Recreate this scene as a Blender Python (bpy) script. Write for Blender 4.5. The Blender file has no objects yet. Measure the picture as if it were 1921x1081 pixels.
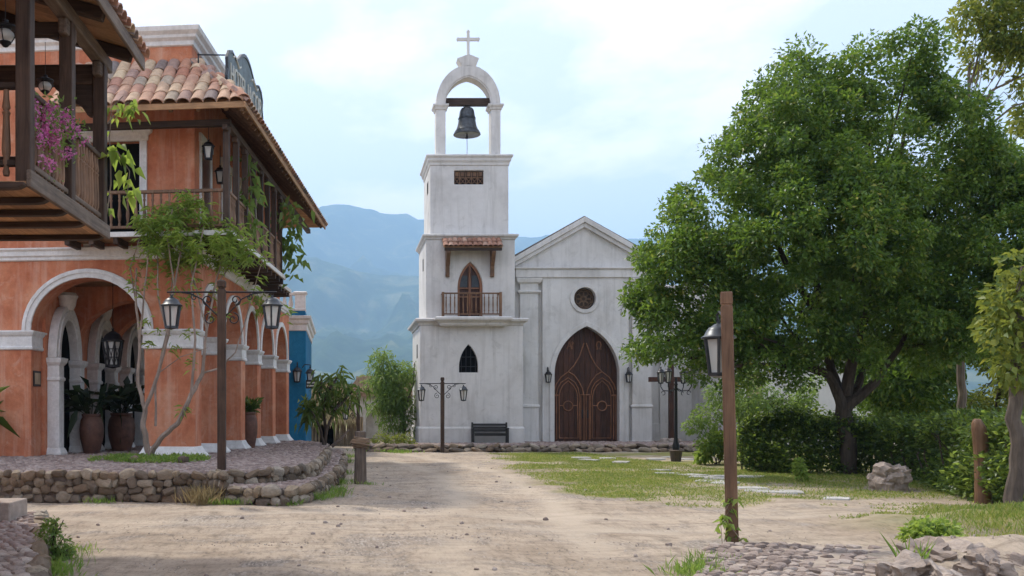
import bpy, bmesh, math, random
import numpy as np
from mathutils import Vector, Matrix
from mathutils.geometry import tessellate_polygon

rnd = random.Random(7)
rng = np.random.default_rng(11)
S = bpy.context.scene
COL = S.collection
R = math.radians
PI = math.pi

# ------------------------------------------------------------------ camera, sky, sun, exposure
FPX, CX, CY, EYE = 1868.0, 640.0, 775.0, 1.5
cam_d = bpy.data.cameras.new('camera')
cam = bpy.data.objects.new('camera', cam_d)
COL.objects.link(cam)
cam.location = (0, 0, EYE)
cam.rotation_euler = (R(90), 0, 0)
cam_d.sensor_width = 36
cam_d.lens = 36 * FPX / 1921
cam_d.shift_x = (960.5 - CX) / 1921
cam_d.shift_y = (CY - 540.5) / 1921
cam_d.clip_start = 0.1
cam_d.clip_end = 30000
S.camera = cam

SUN_EL, SUN_AZ = 52, -38          # degrees; azimuth from +Y (into the picture) towards +X
sd = Vector((math.sin(R(SUN_AZ)) * math.cos(R(SUN_EL)), math.cos(R(SUN_AZ)) * math.cos(R(SUN_EL)), math.sin(R(SUN_EL))))
sun_d = bpy.data.lights.new('sun', 'SUN')
sun_d.energy = 3.4
sun_d.angle = R(4)
sun_d.color = (1.0, 0.94, 0.84)
sun = bpy.data.objects.new('sun', sun_d)
COL.objects.link(sun)
sun.rotation_euler = (-sd).to_track_quat('-Z', 'Y').to_euler()
sun.location = (-20, 20, 40)

W = bpy.data.worlds.new('World')
S.world = W
W.use_nodes = True
nt = W.node_tree
nt.nodes.clear()
def wn(t, **k):
    n = nt.nodes.new(t)
    for a, b in k.items(): setattr(n, a, b)
    return n
out = wn('ShaderNodeOutputWorld')
bg = wn('ShaderNodeBackground')
bg.inputs['Strength'].default_value = 1.15
sky = wn('ShaderNodeTexSky', sky_type='NISHITA', sun_disc=False, sun_elevation=R(SUN_EL), sun_rotation=R(SUN_AZ))
sky.air_density = 1.0; sky.dust_density = 2.0; sky.ozone_density = 2.5
skm = wn('ShaderNodeVectorMath', operation='SCALE'); skm.inputs['Scale'].default_value = 0.15
nt.links.new(sky.outputs[0], skm.inputs[0])
tc = wn('ShaderNodeTexCoord')
sep = wn('ShaderNodeSeparateXYZ'); nt.links.new(tc.outputs['Generated'], sep.inputs[0])
zz = wn('ShaderNodeMath', operation='MAXIMUM'); nt.links.new(sep.outputs['Z'], zz.inputs[0]); zz.inputs[1].default_value = 0.0
za = wn('ShaderNodeMath', operation='ADD'); nt.links.new(zz.outputs[0], za.inputs[0]); za.inputs[1].default_value = 0.16
dv = wn('ShaderNodeVectorMath', operation='DIVIDE')
cmb = wn('ShaderNodeCombineXYZ')
for i in range(3): nt.links.new(za.outputs[0], cmb.inputs[i])
nt.links.new(tc.outputs['Generated'], dv.inputs[0]); nt.links.new(cmb.outputs[0], dv.inputs[1])
mp = wn('ShaderNodeMapping'); mp.inputs['Location'].default_value = (3.1, 1.7, 0.4); mp.inputs['Scale'].default_value = (1.0, 0.8, 1.2)
nt.links.new(dv.outputs[0], mp.inputs[0])
n1 = wn('ShaderNodeTexNoise'); n1.inputs['Scale'].default_value = 1.9; n1.inputs['Detail'].default_value = 9; n1.inputs['Roughness'].default_value = 0.55
nt.links.new(mp.outputs[0], n1.inputs['Vector'])
r1 = wn('ShaderNodeValToRGB')
r1.color_ramp.elements[0].position = 0.50; r1.color_ramp.elements[0].color = (0.50, 0.50, 0.50, 1)
r1.color_ramp.elements[1].position = 0.63; r1.color_ramp.elements[1].color = (1, 1, 1, 1)
nt.links.new(n1.outputs['Fac'], r1.inputs[0])
mx = wn('ShaderNodeMix', data_type='RGBA')
nt.links.new(r1.outputs[0], mx.inputs['Factor'])
nt.links.new(skm.outputs[0], mx.inputs['A'])
mx.inputs['B'].default_value = (1.30, 1.23, 1.27, 1)
nt.links.new(mx.outputs['Result'], bg.inputs['Color'])
nt.links.new(bg.outputs[0], out.inputs[0])

vs = S.view_settings
vs.view_transform = 'Standard'; vs.look = 'None'; vs.gamma = 1; vs.exposure = 0.42; vs.use_curve_mapping = False
S.render.engine = 'CYCLES'
cy = S.cycles
cy.use_denoising = True
cy.max_bounces = 6; cy.diffuse_bounces = 3; cy.glossy_bounces = 2; cy.transmission_bounces = 4; cy.transparent_max_bounces = 6
cy.volume_bounces = 1
cy.use_adaptive_sampling = True
cy.sample_clamp_indirect = 6
cy.caustics_reflective = False; cy.caustics_refractive = False

# ------------------------------------------------------------------ helpers
def at(px, py, Y):
    "the point at distance Y metres in front of the camera seen at photo pixel (px, py)"
    return Vector(((px - CX) * Y / FPX, Y, EYE + (CY - py) * Y / FPX))
def fx(px, Y): return (px - CX) * Y / FPX
def fz(py, Y): return EYE + (CY - py) * Y / FPX
def gnd(px, py, z=0.0):
    Y = (EYE - z) * FPX / (py - CY)
    return Vector(((px - CX) * Y / FPX, Y, z))

def tag(o, label=None, cat=None, group=None, kind=None):
    if label: o['label'] = label
    if cat: o['category'] = cat
    if group: o['group'] = group
    if kind: o['kind'] = kind
    return o
def thing(name, loc, label, cat, group=None, rz=0.0):
    o = bpy.data.objects.new(name, None)
    COL.objects.link(o)
    o.location = loc; o.rotation_euler = (0, 0, rz); o.empty_display_size = 0.2
    return tag(o, label, cat, group)
def link(name, me, parent=None, loc=None, rot=None, scl=None):
    o = bpy.data.objects.new(name, me)
    COL.objects.link(o)
    if parent: o.parent = parent
    if loc is not None: o.location = loc
    if rot is not None: o.rotation_euler = rot
    if scl is not None: o.scale = scl
    return o
def copy_tree(o, parent=None):
    c = o.copy(); COL.objects.link(c); c.parent = parent
    for ch in [x for x in bpy.data.objects if x.parent == o]: copy_tree(ch, c)
    return c
def offset_of(p):
    v = Vector((0, 0, 0))
    while p is not None:
        v += Vector(p.location); p = p.parent
    return v

class MB:
    def __init__(s): s.v = []; s.f = []
    def add(s, vs, fs):
        o = len(s.v)
        s.v += [tuple(p) for p in vs]; s.f += [tuple(i + o for i in f) for f in fs]
        return s
    def box(s, x0, x1, y0, y1, z0, z1):
        return s.add([(x0,y0,z0),(x1,y0,z0),(x1,y1,z0),(x0,y1,z0),(x0,y0,z1),(x1,y0,z1),(x1,y1,z1),(x0,y1,z1)],
                     [(0,3,2,1),(4,5,6,7),(0,1,5,4),(1,2,6,5),(2,3,7,6),(3,0,4,7)])
    def bar(s, p, q, w, h, up=(0, 0, 1)):
        p = Vector(p); q = Vector(q); d = (q - p).normalized(); up = Vector(up)
        a = d.cross(up)
        if a.length < 1e-4: a = d.cross(Vector((1, 0, 0)))
        a.normalize(); b = a.cross(d).normalized()
        c = []
        for e in (p, q):
            for i, j in ((-1,-1),(1,-1),(1,1),(-1,1)): c.append(e + a * (w * .5 * i) + b * (h * .5 * j))
        return s.add(c, [(0,3,2,1),(4,5,6,7),(0,1,5,4),(1,2,6,5),(2,3,7,6),(3,0,4,7)])
    def tube(s, pts, r, n=8, cap=True):
        pts = [Vector(p) for p in pts]
        if not hasattr(r, '__len__'): r = [r] * len(pts)
        vs, fs = [], []
        ref = Vector((0.31, 0.2, 0.93))
        for i, p in enumerate(pts):
            d = (pts[min(i + 1, len(pts) - 1)] - pts[max(i - 1, 0)])
            if d.length < 1e-6: d = Vector((0, 0, 1))
            d.normalize()
            a = ref - d * ref.dot(d)
            if a.length < .15:
                a = Vector((1, .1, 0)); a = a - d * a.dot(d)
            a.normalize(); b = d.cross(a); ref = a
            for k in range(n):
                t = 2 * PI * k / n
                vs.append(p + (a * math.cos(t) + b * math.sin(t)) * r[i])
        for i in range(len(pts) - 1):
            for k in range(n):
                fs.append((i*n + k, i*n + (k+1) % n, (i+1)*n + (k+1) % n, (i+1)*n + k))
        if cap:
            fs.append(tuple(range(n))[::-1]); fs.append(tuple((len(pts)-1)*n + k for k in range(n)))
        return s.add(vs, fs)
    def lathe(s, prof, n=16, c=(0, 0, 0), cap=True):
        vs, fs = [], []
        for r, z in prof:
            for k in range(n):
                t = 2 * PI * k / n
                vs.append((c[0] + r * math.cos(t), c[1] + r * math.sin(t), c[2] + z))
        for i in range(len(prof) - 1):
            for k in range(n):
                fs.append((i*n + k, i*n + (k+1) % n, (i+1)*n + (k+1) % n, (i+1)*n + k))
        if cap:
            fs.append(tuple(range(n))[::-1]); fs.append(tuple((len(prof)-1)*n + k for k in range(n)))
        return s.add(vs, fs)
    def ring(s, x0, x1, y0, y1, prof, cap=True):
        "rectangular plan lofted through (offset, z) steps: mouldings and cornices"
        vs, fs = [], []
        for o, z in prof: vs += [(x0-o, y0-o, z), (x1+o, y0-o, z), (x1+o, y1+o, z), (x0-o, y1+o, z)]
        for i in range(len(prof) - 1):
            for k in range(4): fs.append((i*4+k, i*4+(k+1) % 4, (i+1)*4+(k+1) % 4, (i+1)*4+k))
        if cap:
            fs.append((3, 2, 1, 0)); b = (len(prof)-1)*4; fs.append((b, b+1, b+2, b+3))
        return s.add(vs, fs)
    def plate(s, outer, holes, m, d0, d1):
        "2-D outline with holes, extruded from d0 to d1; m maps (a, d, z) to a point"
        loops = [outer] + list(holes)
        tri = tessellate_polygon([[Vector((a, z, 0)) for a, z in L] for L in loops])
        flat = [p for L in loops for p in L]; n = len(flat)
        vs = [m(a, d0, z) for a, z in flat] + [m(a, d1, z) for a, z in flat]
        fs = [tuple(t) for t in tri] + [tuple(i + n for i in t[::-1]) for t in tri]
        o = 0
        for L in loops:
            k = len(L)
            for i in range(k): fs.append((o + i, o + (i+1) % k, n + o + (i+1) % k, n + o + i))
            o += k
        return s.add(vs, fs)
    def band(s, inner, outer, m, d0, d1):
        "open band between two curves of equal length"
        n = len(inner); vs, fs = [], []
        for d in (d0, d1):
            vs += [m(a, d, z) for a, z in inner] + [m(a, d, z) for a, z in outer]
        for i in range(n - 1):
            a, b, c, d = i, i+1, n+i+1, n+i
            fs.append((a, b, c, d)); fs.append((2*n+d, 2*n+c, 2*n+b, 2*n+a))
            fs.append((a, 2*n+a, 2*n+b, b)); fs.append((d, c, 2*n+c, 2*n+d))
        fs.append((0, n, 3*n, 2*n)); fs.append((n-1, 2*n+n-1, 3*n+n-1, 2*n-1))
        return s.add(vs, fs)
    def mesh(s, name, mat=None, smooth=False, angle=40, fix=True, off=None):
        me = bpy.data.meshes.new(name)
        v = s.v
        if off is not None: v = [(p[0]-off[0], p[1]-off[1], p[2]-off[2]) for p in v]
        me.from_pydata(v, [], s.f)
        if fix:
            bm = bmesh.new(); bm.from_mesh(me)
            bmesh.ops.recalc_face_normals(bm, faces=bm.faces)
            bm.to_mesh(me); bm.free()
        if mat: me.materials.append(mat)
        if smooth:
            me.polygons.foreach_set('use_smooth', [True] * len(me.polygons))
            if angle: me.set_sharp_from_angle(angle=R(angle))
        me.update()
        return me
    def build(s, name, mat, parent=None, world=False, smooth=False, angle=40, bevel=0, loc=None, fix=True):
        me = s.mesh(name, mat, smooth, angle, fix, offset_of(parent) if (world and parent) else None)
        o = link(name, me, parent, loc)
        if bevel:
            b = o.modifiers.new('bevel', 'BEVEL'); b.width = bevel; b.segments = 2; b.limit_method = 'ANGLE'; b.angle_limit = R(40)
        return o

def np_mesh(name, V, F, mat, smooth=False):
    V = np.asarray(V, dtype=np.float32).reshape(-1, 3); F = np.asarray(F, dtype=np.int32)
    me = bpy.data.meshes.new(name)
    k = F.shape[1]; n = F.shape[0]
    me.vertices.add(len(V)); me.vertices.foreach_set('co', V.ravel())
    me.loops.add(n * k); me.loops.foreach_set('vertex_index', F.ravel())
    me.polygons.add(n); me.polygons.foreach_set('loop_start', np.arange(0, n*k, k, dtype=np.int32))
    if smooth: me.polygons.foreach_set('use_smooth', np.ones(n, dtype=bool))
    me.update(calc_edges=True)
    if mat: me.materials.append(mat)
    return me

def unit(a): return a / np.maximum(np.linalg.norm(a, axis=-1, keepdims=True), 1e-9)
def leaf_mesh(name, P, D, L, Wd, mat, fold=0.25, N=None, droop=0.0):
    "one folded rhombic leaf per point: base P, direction D, length L, width Wd"
    P = np.asarray(P, float); n = len(P)
    D = unit(np.asarray(D, float))
    if N is None: N = rng.normal(size=(n, 3)) + np.array([0, 0, 1.2])
    Sd = unit(np.cross(D, N)); Nn = np.cross(Sd, D)
    L = np.broadcast_to(np.asarray(L, float), (n,))[:, None]; Wd = np.broadcast_to(np.asarray(Wd, float), (n,))[:, None]
    mid = P + D * L * 0.45
    tip = P + D * L + np.array([0, 0, -1.0]) * L * droop
    a = mid + Sd * Wd * .5 + Nn * Wd * fold; b = mid - Sd * Wd * .5 + Nn * Wd * fold
    V = np.stack([P, a, tip, b], 1).reshape(-1, 3)
    i = np.arange(n)[:, None] * 4
    F = np.concatenate([i + np.array([0, 1, 2]), i + np.array([0, 2, 3])], 1).reshape(-1, 3)
    return np_mesh(name, V, F, mat)
def sphere_pts(n, inner=0.5):
    d = unit(rng.normal(size=(n, 3)))
    r = (inner + (1 - inner) * rng.random((n, 1)) ** 0.6)
    return d, d * r

# value noise
_H = np.random.default_rng(5).random((256, 256))
def vnoise(x, y):
    xi = np.floor(x).astype(int); yi = np.floor(y).astype(int); fx_ = x - xi; fy_ = y - yi
    u = fx_ * fx_ * (3 - 2*fx_); v = fy_ * fy_ * (3 - 2*fy_)
    g = lambda a, b: _H[a % 256, b % 256]
    return (g(xi, yi)*(1-u) + g(xi+1, yi)*u)*(1-v) + (g(xi, yi+1)*(1-u) + g(xi+1, yi+1)*u)*v
def fbm(x, y, o=5, ridged=False):
    s = 0; a = .5; t = 0
    for i in range(o):
        n = vnoise(x * 2**i + 17*i, y * 2**i + 31*i)
        if ridged: n = 1 - abs(2*n - 1)
        s = s + a*n; t += a; a *= .5
    return s / t

# ------------------------------------------------------------------ materials
class NT:
    def __init__(s, name):
        s.m = bpy.data.materials.new(name); s.m.use_nodes = True
        s.t = s.m.node_tree; s.b = s.t.nodes['Principled BSDF']; s.o = s.t.nodes['Material Output']
    def n(s, t, **k):
        x = s.t.nodes.new(t)
        for a, b in k.items(): setattr(x, a, b)
        return x
    def l(s, a, b): s.t.links.new(a, b)
    def coord(s, scale=(1, 1, 1), rand=False, world=False):
        tc = s.n('ShaderNodeTexCoord'); mp = s.n('ShaderNodeMapping'); mp.inputs['Scale'].default_value = scale
        if world:
            g = s.n('ShaderNodeNewGeometry'); s.l(g.outputs['Position'], mp.inputs[0])
        else: s.l(tc.outputs['Object'], mp.inputs[0])
        if rand:
            oi = s.n('ShaderNodeObjectInfo'); m = s.n('ShaderNodeMath', operation='MULTIPLY'); m.inputs[1].default_value = 37.0
            s.l(oi.outputs['Random'], m.inputs[0]); c = s.n('ShaderNodeCombineXYZ')
            for i in range(3): s.l(m.outputs[0], c.inputs[i])
            s.l(c.outputs[0], mp.inputs['Location'])
        return mp.outputs[0]
    def noise(s, vec, scale, detail=5, rough=.55, dist=0.0):
        x = s.n('ShaderNodeTexNoise'); x.inputs['Scale'].default_value = scale; x.inputs['Detail'].default_value = detail
        x.inputs['Roughness'].default_value = rough; x.inputs['Distortion'].default_value = dist
        s.l(vec, x.inputs['Vector']); return x.outputs['Fac']
    def ramp(s, fac, stops):
        x = s.n('ShaderNodeValToRGB'); e = x.color_ramp.elements
        while len(e) < len(stops): e.new(0.5)
        for i, (p, c) in enumerate(stops):
            e[i].position = p
            e[i].color = (c, c, c, 1) if not hasattr(c, '__len__') else (c[0], c[1], c[2], 1)
        s.l(fac, x.inputs[0]); return x.outputs[0]
    def mix(s, f, a, b, mode='MIX'):
        x = s.n('ShaderNodeMix', data_type='RGBA', blend_type=mode)
        for v, nm in ((f, 'Factor'), (a, 'A'), (b, 'B')):
            i = x.inputs[nm]
            if hasattr(v, 'is_linked'): s.l(v, i)
            elif hasattr(v, '__len__'): i.default_value = (v[0], v[1], v[2], 1)
            else: i.default_value = v
        return x.outputs['Result']
    def bump(s, h, strength=.3, dist=.02):
        x = s.n('ShaderNodeBump'); x.inputs['Strength'].default_value = strength; x.inputs['Distance'].default_value = dist
        s.l(h, x.inputs['Height']); s.l(x.outputs[0], s.b.inputs['Normal'])
    def col(s, c):
        i = s.b.inputs['Base Color']
        if hasattr(c, 'is_linked'): s.l(c, i)
        else: i.default_value = (c[0], c[1], c[2], 1)
    def rough(s, r, spec=.3): s.b.inputs['Roughness'].default_value = r; s.b.inputs['Specular IOR Level'].default_value = spec

def stucco(name, c1, c2, c3, stain=(.3, .28, .26), stain_amt=.35, sc=1.0, bump=.35, fine_amt=1.0):
    t = NT(name); v = t.coord()
    base = t.ramp(t.noise(v, .9*sc, 8, .65, .4), [(.32, c2), (.5, c1), (.68, c3)])
    fine = t.ramp(t.noise(v, 7*sc, 6, .7), [(.3, 1 - .16*fine_amt), (.7, 1 + .08*fine_amt)])
    c = t.mix(1.0, base, fine, 'MULTIPLY')
    vs_ = t.coord((5, 5, .35))
    st = t.ramp(t.noise(vs_, .9, 7, .65), [(.50, 0.0), (.74, stain_amt)])
    c = t.mix(st, c, stain)
    bl = t.ramp(t.noise(v, 2.3, 7, .7, .6), [(.56, 0.0), (.72, stain_amt * .9)])
    c = t.mix(bl, c, stain)
    t.col(c); t.rough(.9, .2)
    t.bump(t.noise(v, 9, 8, .7), bump, .03)
    return t.m
def wood(name, c1, c2, axis='z', rough=.7, sc=1.0, rand=True, spec=.3):
    t = NT(name); s_ = {'x': (.8, 14, 14), 'y': (14, .8, 14), 'z': (14, 14, .8)}[axis]
    v = t.coord(tuple(a*sc for a in s_), rand)
    c = t.ramp(t.noise(v, 2.0, 8, .65, .8), [(.3, c1), (.7, c2)])
    v2 = t.coord((1, 1, 1), rand)
    c = t.mix(1.0, c, t.ramp(t.noise(v2, 3, 4), [(.3, .7), (.7, 1.2)]), 'MULTIPLY')
    if rand:
        oi = t.n('ShaderNodeObjectInfo')
        c = t.mix(1.0, c, t.ramp(oi.outputs['Random'], [(0, .75), (1, 1.2)]), 'MULTIPLY')
    t.col(c); t.rough(rough, spec); t.bump(t.noise(v, 4, 6, .7), .35, .01)
    return t.m
def stone(name, stops, sc=6, island=False, bump=.5, rough=.9):
    t = NT(name); v = t.coord((1, 1, 1), True)
    if island:
        g = t.n('ShaderNodeNewGeometry'); rd = g.outputs['Random Per Island']
    else: rd = t.n('ShaderNodeObjectInfo').outputs['Random']
    c = t.ramp(rd, stops)
    c = t.mix(1.0, c, t.ramp(t.noise(v, sc, 7, .7), [(.25, .62), (.75, 1.3)]), 'MULTIPLY')
    t.col(c); t.rough(rough, .2); t.bump(t.noise(v, sc*2, 8, .7), bump, .02)
    return t.m
def plain(name, c, rough=.5, metal=0.0, spec=.4, var=.25, sc=12):
    t = NT(name); v = t.coord((1, 1, 1), True)
    t.col(t.mix(1.0, c, t.ramp(t.noise(v, sc, 5, .65), [(.3, 1 - var), (.7, 1 + var)]), 'MULTIPLY'))
    t.rough(rough, spec); t.b.inputs['Metallic'].default_value = metal
    t.bump(t.noise(v, sc*3, 5), .15, .005)
    return t.m
def leafmat(name, stops, trans=.35, tcol=(.35, .5, .08), rough=.5, clump=.6, spec=.35):
    t = NT(name)
    g = t.n('ShaderNodeNewGeometry')
    c = t.ramp(g.outputs['Random Per Island'], stops)
    v = t.coord(world=True)
    c = t.mix(1.0, c, t.ramp(t.noise(v, clump, 3, .6), [(.3, (.72, .78, .8)), (.7, (1.3, 1.2, 1.0))]), 'MULTIPLY')
    t.col(c); t.rough(rough, spec)
    tr = t.n('ShaderNodeBsdfTranslucent')
    t.l(t.mix(.55, c, tcol), tr.inputs[0])
    ms = t.n('ShaderNodeMixShader'); ms.inputs[0].default_value = trans
    t.l(t.b.outputs[0], ms.inputs[1]); t.l(tr.outputs[0], ms.inputs[2]); t.l(ms.outputs[0], t.o.inputs[0])
    return t.m
def glassmat(name, c, a=.5):
    t = NT(name); t.col(c); t.rough(.12, .5)
    tp = t.n('ShaderNodeBsdfTransparent'); ms = t.n('ShaderNodeMixShader'); ms.inputs[0].default_value = a
    t.l(tp.outputs[0], ms.inputs[1]); t.l(t.b.outputs[0], ms.inputs[2]); t.l(ms.outputs[0], t.o.inputs[0])
    return t.m

M = {}
M['white'] = stucco('church_plaster', (.645, .625, .595), (.53, .51, .48), (.70, .68, .65), (.34, .32, .29), .5, .55, .14, .35)
M['trim'] = stucco('white_trim_plaster', (.74, .72, .69), (.62, .60, .57), (.79, .77, .74), (.45, .40, .35), .35, 1.6, .2)
M['orange'] = stucco('orange_stucco', (.54, .20, .105), (.42, .13, .065), (.62, .29, .17), (.66, .42, .31), .6, 1.3)
M['blue'] = stucco('blue_stucco', (.02, .17, .32), (.015, .12, .25), (.03, .21, .37), (.05, .2, .3), .3)
M['cream'] = stucco('cream_plaster', (.62, .58, .52), (.52, .48, .42), (.68, .65, .6), (.4, .36, .3), .4)
M['wood_z'] = wood('dark_timber_upright', (.030, .018, .012), (.10, .062, .042), 'z')
M['wood_y'] = wood('dark_timber_deep', (.034, .020, .013), (.105, .066, .046), 'y')
M['wood_x'] = wood('dark_timber_cross', (.026, .016, .011), (.08, .05, .034), 'x')
M['greywood'] = wood('weathered_fascia', (.08, .055, .04), (.21, .16, .12), 'y')
M['midwood'] = wood('mid_brown_rafter', (.10, .06, .036), (.24, .15, .09), 'x')
M['board'] = wood('warm_boards', (.27, .14, .065), (.50, .30, .155), 'x', .75)
M['boardy'] = wood('warm_boards_deep', (.27, .14, .065), (.50, .30, .155), 'y', .75)
M['spindle'] = wood('baluster_wood', (.14, .075, .042), (.30, .18, .11), 'z', .6)
M['redwood'] = wood('red_brown_post', (.115, .058, .030), (.26, .145, .078), 'z', .5)
M['doorwood'] = wood('church_door_planks', (.026, .011, .007), (.10, .038, .021), 'z', .5)
M['doortrim'] = wood('church_door_moulding', (.20, .085, .042), (.34, .16, .085), 'z', .45)
M['hutwood'] = wood('pale_cane', (.30, .21, .13), (.50, .38, .26), 'z')
M['logwood'] = wood('grey_log', (.07, .052, .04), (.20, .15, .115), 'z', .9)
M['bench'] = plain('bench_black_wood', (.022, .02, .02), .5)
M['iron'] = plain('black_iron', (.018, .018, .02), .45, .3)
M['iron_grey'] = plain('grey_lantern_metal', (.05, .055, .06), .4, .5)
M['bell'] = plain('bell_bronze', (.07, .075, .08), .42, .7, var=.5, sc=8)
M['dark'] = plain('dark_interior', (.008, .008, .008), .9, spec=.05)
M['glass'] = glassmat('lantern_glass', (.75, .74, .70), .55)
M['lampwhite'] = plain('lamp_candle', (.8, .76, .62), .5)
M['tile'] = stone('clay_tile', [(0, (.40, .17, .11)), (.14, (.55, .36, .24)), (.3, (.42, .22, .16)), (.45, (.60, .46, .30)), (.58, (.46, .27, .20)), (.72, (.24, .215, .205)), (.82, (.56, .42, .28)), (.9, (.17, .155, .15)), (1, (.50, .29, .21))], 7)
M['tile_r'] = stone('clay_tile_small', [(0, (.24, .12, .08)), (.5, (.36, .20, .14)), (1, (.42, .28, .21))], 8)
M['tile_i'] = stone('clay_tile_rows', [(0, (.36, .18, .12)), (.5, (.46, .29, .21)), (1, (.26, .2, .17))], 8, True)
M['tile_d'] = stone('old_dark_roof', [(0, (.11, .09, .08)), (1, (.17, .14, .12))], 8)
M['rubble'] = stone('field_stone', [(0, (.10, .078, .058)), (.3, (.23, .165, .11)), (.5, (.16, .135, .11)), (.75, (.29, .225, .155)), (1, (.36, .31, .245))], 5, bump=1.0)
M['mortar'] = stone('mortar', [(0, (.15, .12, .10)), (1, (.15, .12, .10))], 9)
M['soil'] = stone('trodden_soil', [(0, (.33, .27, .215)), (1, (.33, .27, .215))], 6)
M['cobble'] = stone('cobble', [(0, (.22, .165, .145)), (.5, (.30, .23, .20)), (1, (.38, .31, .27))], 9, True)
M['gravel'] = stone('gravel', [(0, (.22, .18, .15)), (.5, (.36, .295, .24)), (1, (.52, .45, .38))], 9, True)
M['cobble_o'] = stone('cobble_single', [(0, (.20, .155, .13)), (.5, (.29, .23, .195)), (1, (.40, .335, .285))], 9)
M['pale_rock'] = stone('pale_limestone', [(0, (.30, .235, .19)), (1, (.42, .35, .295))], 5, bump=1.0)
M['flag'] = stone('flagstone', [(0, (.36, .345, .31)), (1, (.48, .46, .425))], 6)
M['pot'] = plain('terracotta_jar', (.11, .05, .032), .6, var=.4, sc=6)
M['rope'] = wood('rope', (.16, .10, .06), (.32, .22, .14), 'x')
M['thatch'] = wood('thatch', (.20, .13, .085), (.46, .33, .24), 'z', .95, 1.4)
M['bark'] = wood('grey_bark', (.085, .066, .052), (.22, .175, .14), 'z', .95, .6)
M['bark_d'] = wood('dark_bark', (.035, .026, .02), (.11, .082, .062), 'z', .95, .6)
M['twig'] = wood('pale_twig', (.20, .15, .115), (.36, .28, .225), 'z', .85, .8)
M['leaf'] = leafmat('ficus_leaf', [(0, (.030, .070, .016)), (.35, (.060, .125, .025)), (.7, (.105, .182, .036)), (.93, (.19, .27, .055)), (1, (.36, .33, .08))], .42, (.32, .50, .05), .38, .35)
M['leaf_y'] = leafmat('yellow_green_leaf', [(0, (.07, .13, .025)), (.5, (.13, .20, .04)), (1, (.27, .30, .06))], .42, (.45, .45, .06), .5, .6)
M['leaf_b'] = leafmat('young_leaf', [(0, (.10, .18, .035)), (.5, (.18, .28, .055)), (1, (.32, .38, .09))], .5, (.5, .65, .1), .45, .8)
M['leaf_h'] = leafmat('hedge_leaf', [(0, (.022, .05, .012)), (.5, (.055, .105, .022)), (1, (.17, .23, .045))], .3, (.25, .36, .05), .4, .9)
M['leaf_m'] = leafmat('mango_leaf', [(0, (.05, .10, .02)), (.6, (.10, .17, .035)), (1, (.2, .26, .06))], .35, (.35, .45, .08), .4, 1.0)
M['leaf_d'] = leafmat('dark_palm_leaf', [(0, (.012, .022, .010)), (1, (.03, .05, .02))], .15, (.06, .1, .03), .4)
M['leaf_f'] = leafmat('feather_leaf', [(0, (.08, .15, .035)), (.6, (.13, .21, .05)), (1, (.21, .29, .075))], .45, (.4, .55, .12), .5)
M['grass'] = leafmat('grass_blade', [(0, (.10, .19, .025)), (.45, (.20, .28, .045)), (.75, (.31, .33, .08)), (1, (.44, .38, .17))], .35, (.4, .45, .1), .6, .5)
M['grass_g'] = leafmat('lush_blade', [(0, (.08, .18, .03)), (.6, (.16, .28, .05)), (1, (.28, .34, .08))], .45, (.4, .55, .1), .5, 1.2)
M['straw'] = leafmat('dry_blade', [(0, (.22, .17, .09)), (1, (.38, .31, .17))], .3, (.4, .34, .2), .7)
M['flower'] = leafmat('bougainvillea_bract', [(0, (.58, .12, .40)), (.5, (.78, .26, .58)), (1, (.88, .46, .74))], .45, (.8, .2, .6), .6)
M['sign'] = plain('painted_signboard', (.13, .165, .175), .6, var=.4, sc=5)
M['letter'] = plain('sign_lettering', (.52, .51, .45), .6)

# ground: dirt, with grass where the vertex attribute says so
def ground_mat():
    t = NT('dirt_ground')
    v = t.coord(world=True)
    base = t.ramp(t.noise(v, .3, 8, .62, .5), [(.30, (.33, .255, .185)), (.5, (.43, .345, .26)), (.7, (.50, .41, .315))])
    vs_ = t.coord((.45, 2.6, 1), world=True)
    c = t.mix(1.0, base, t.ramp(t.noise(vs_, 1.2, 9, .72, .6), [(.32, .66), (.5, 1.0), (.68, 1.12)]), 'MULTIPLY')
    vg = t.coord((3.2, .9, 1), world=True)
    c = t.mix(1.0, c, t.ramp(t.noise(vg, 1.6, 9, .78, .4), [(.36, .60), (.47, .95), (.7, 1.14)]), 'MULTIPLY')
    vh = t.coord((9, 2.2, 1), world=True)
    c = t.mix(1.0, c, t.ramp(t.noise(vh, 2.2, 6, .8), [(.34, .58), (.46, 1.0), (.7, 1.12)]), 'MULTIPLY')
    gr = t.n('ShaderNodeTexVoronoi'); gr.inputs['Scale'].default_value = 5; t.l(vh, gr.inputs['Vector'])
    gv = t.ramp(gr.outputs['Color'], [(.2, (.17, .145, .125)), (.6, (.31, .265, .22)), (.9, (.45, .40, .35))])
    gmask = t.ramp(t.noise(v, .7, 8, .75, .8), [(.50, 0.0), (.60, .8)])
    c = t.mix(gmask, c, gv)
    tk = t.n('ShaderNodeAttribute'); tk.attribute_name = 'track'
    c = t.mix(tk.outputs['Fac'], c, t.mix(1.0, (.55, .455, .35), t.ramp(t.noise(vs_, 2.0, 6, .7), [(.3, .85), (.7, 1.08)]), 'MULTIPLY'))
    at_ = t.n('ShaderNodeAttribute'); at_.attribute_name = 'grass'
    gc = t.ramp(t.noise(v, 1.6, 8, .7), [(.34, (.12, .15, .035)), (.48, (.22, .22, .06)), (.64, (.36, .30, .15))])
    c = t.mix(at_.outputs['Fac'], c, gc)
    t.col(c); t.rough(.95, .15)
    h = t.mix(.5, t.noise(v, 16, 8, .8), t.noise(v, 2.5, 6, .7))
    t.bump(h, .9, .08)
    return t.m
M['ground'] = ground_mat()
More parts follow.
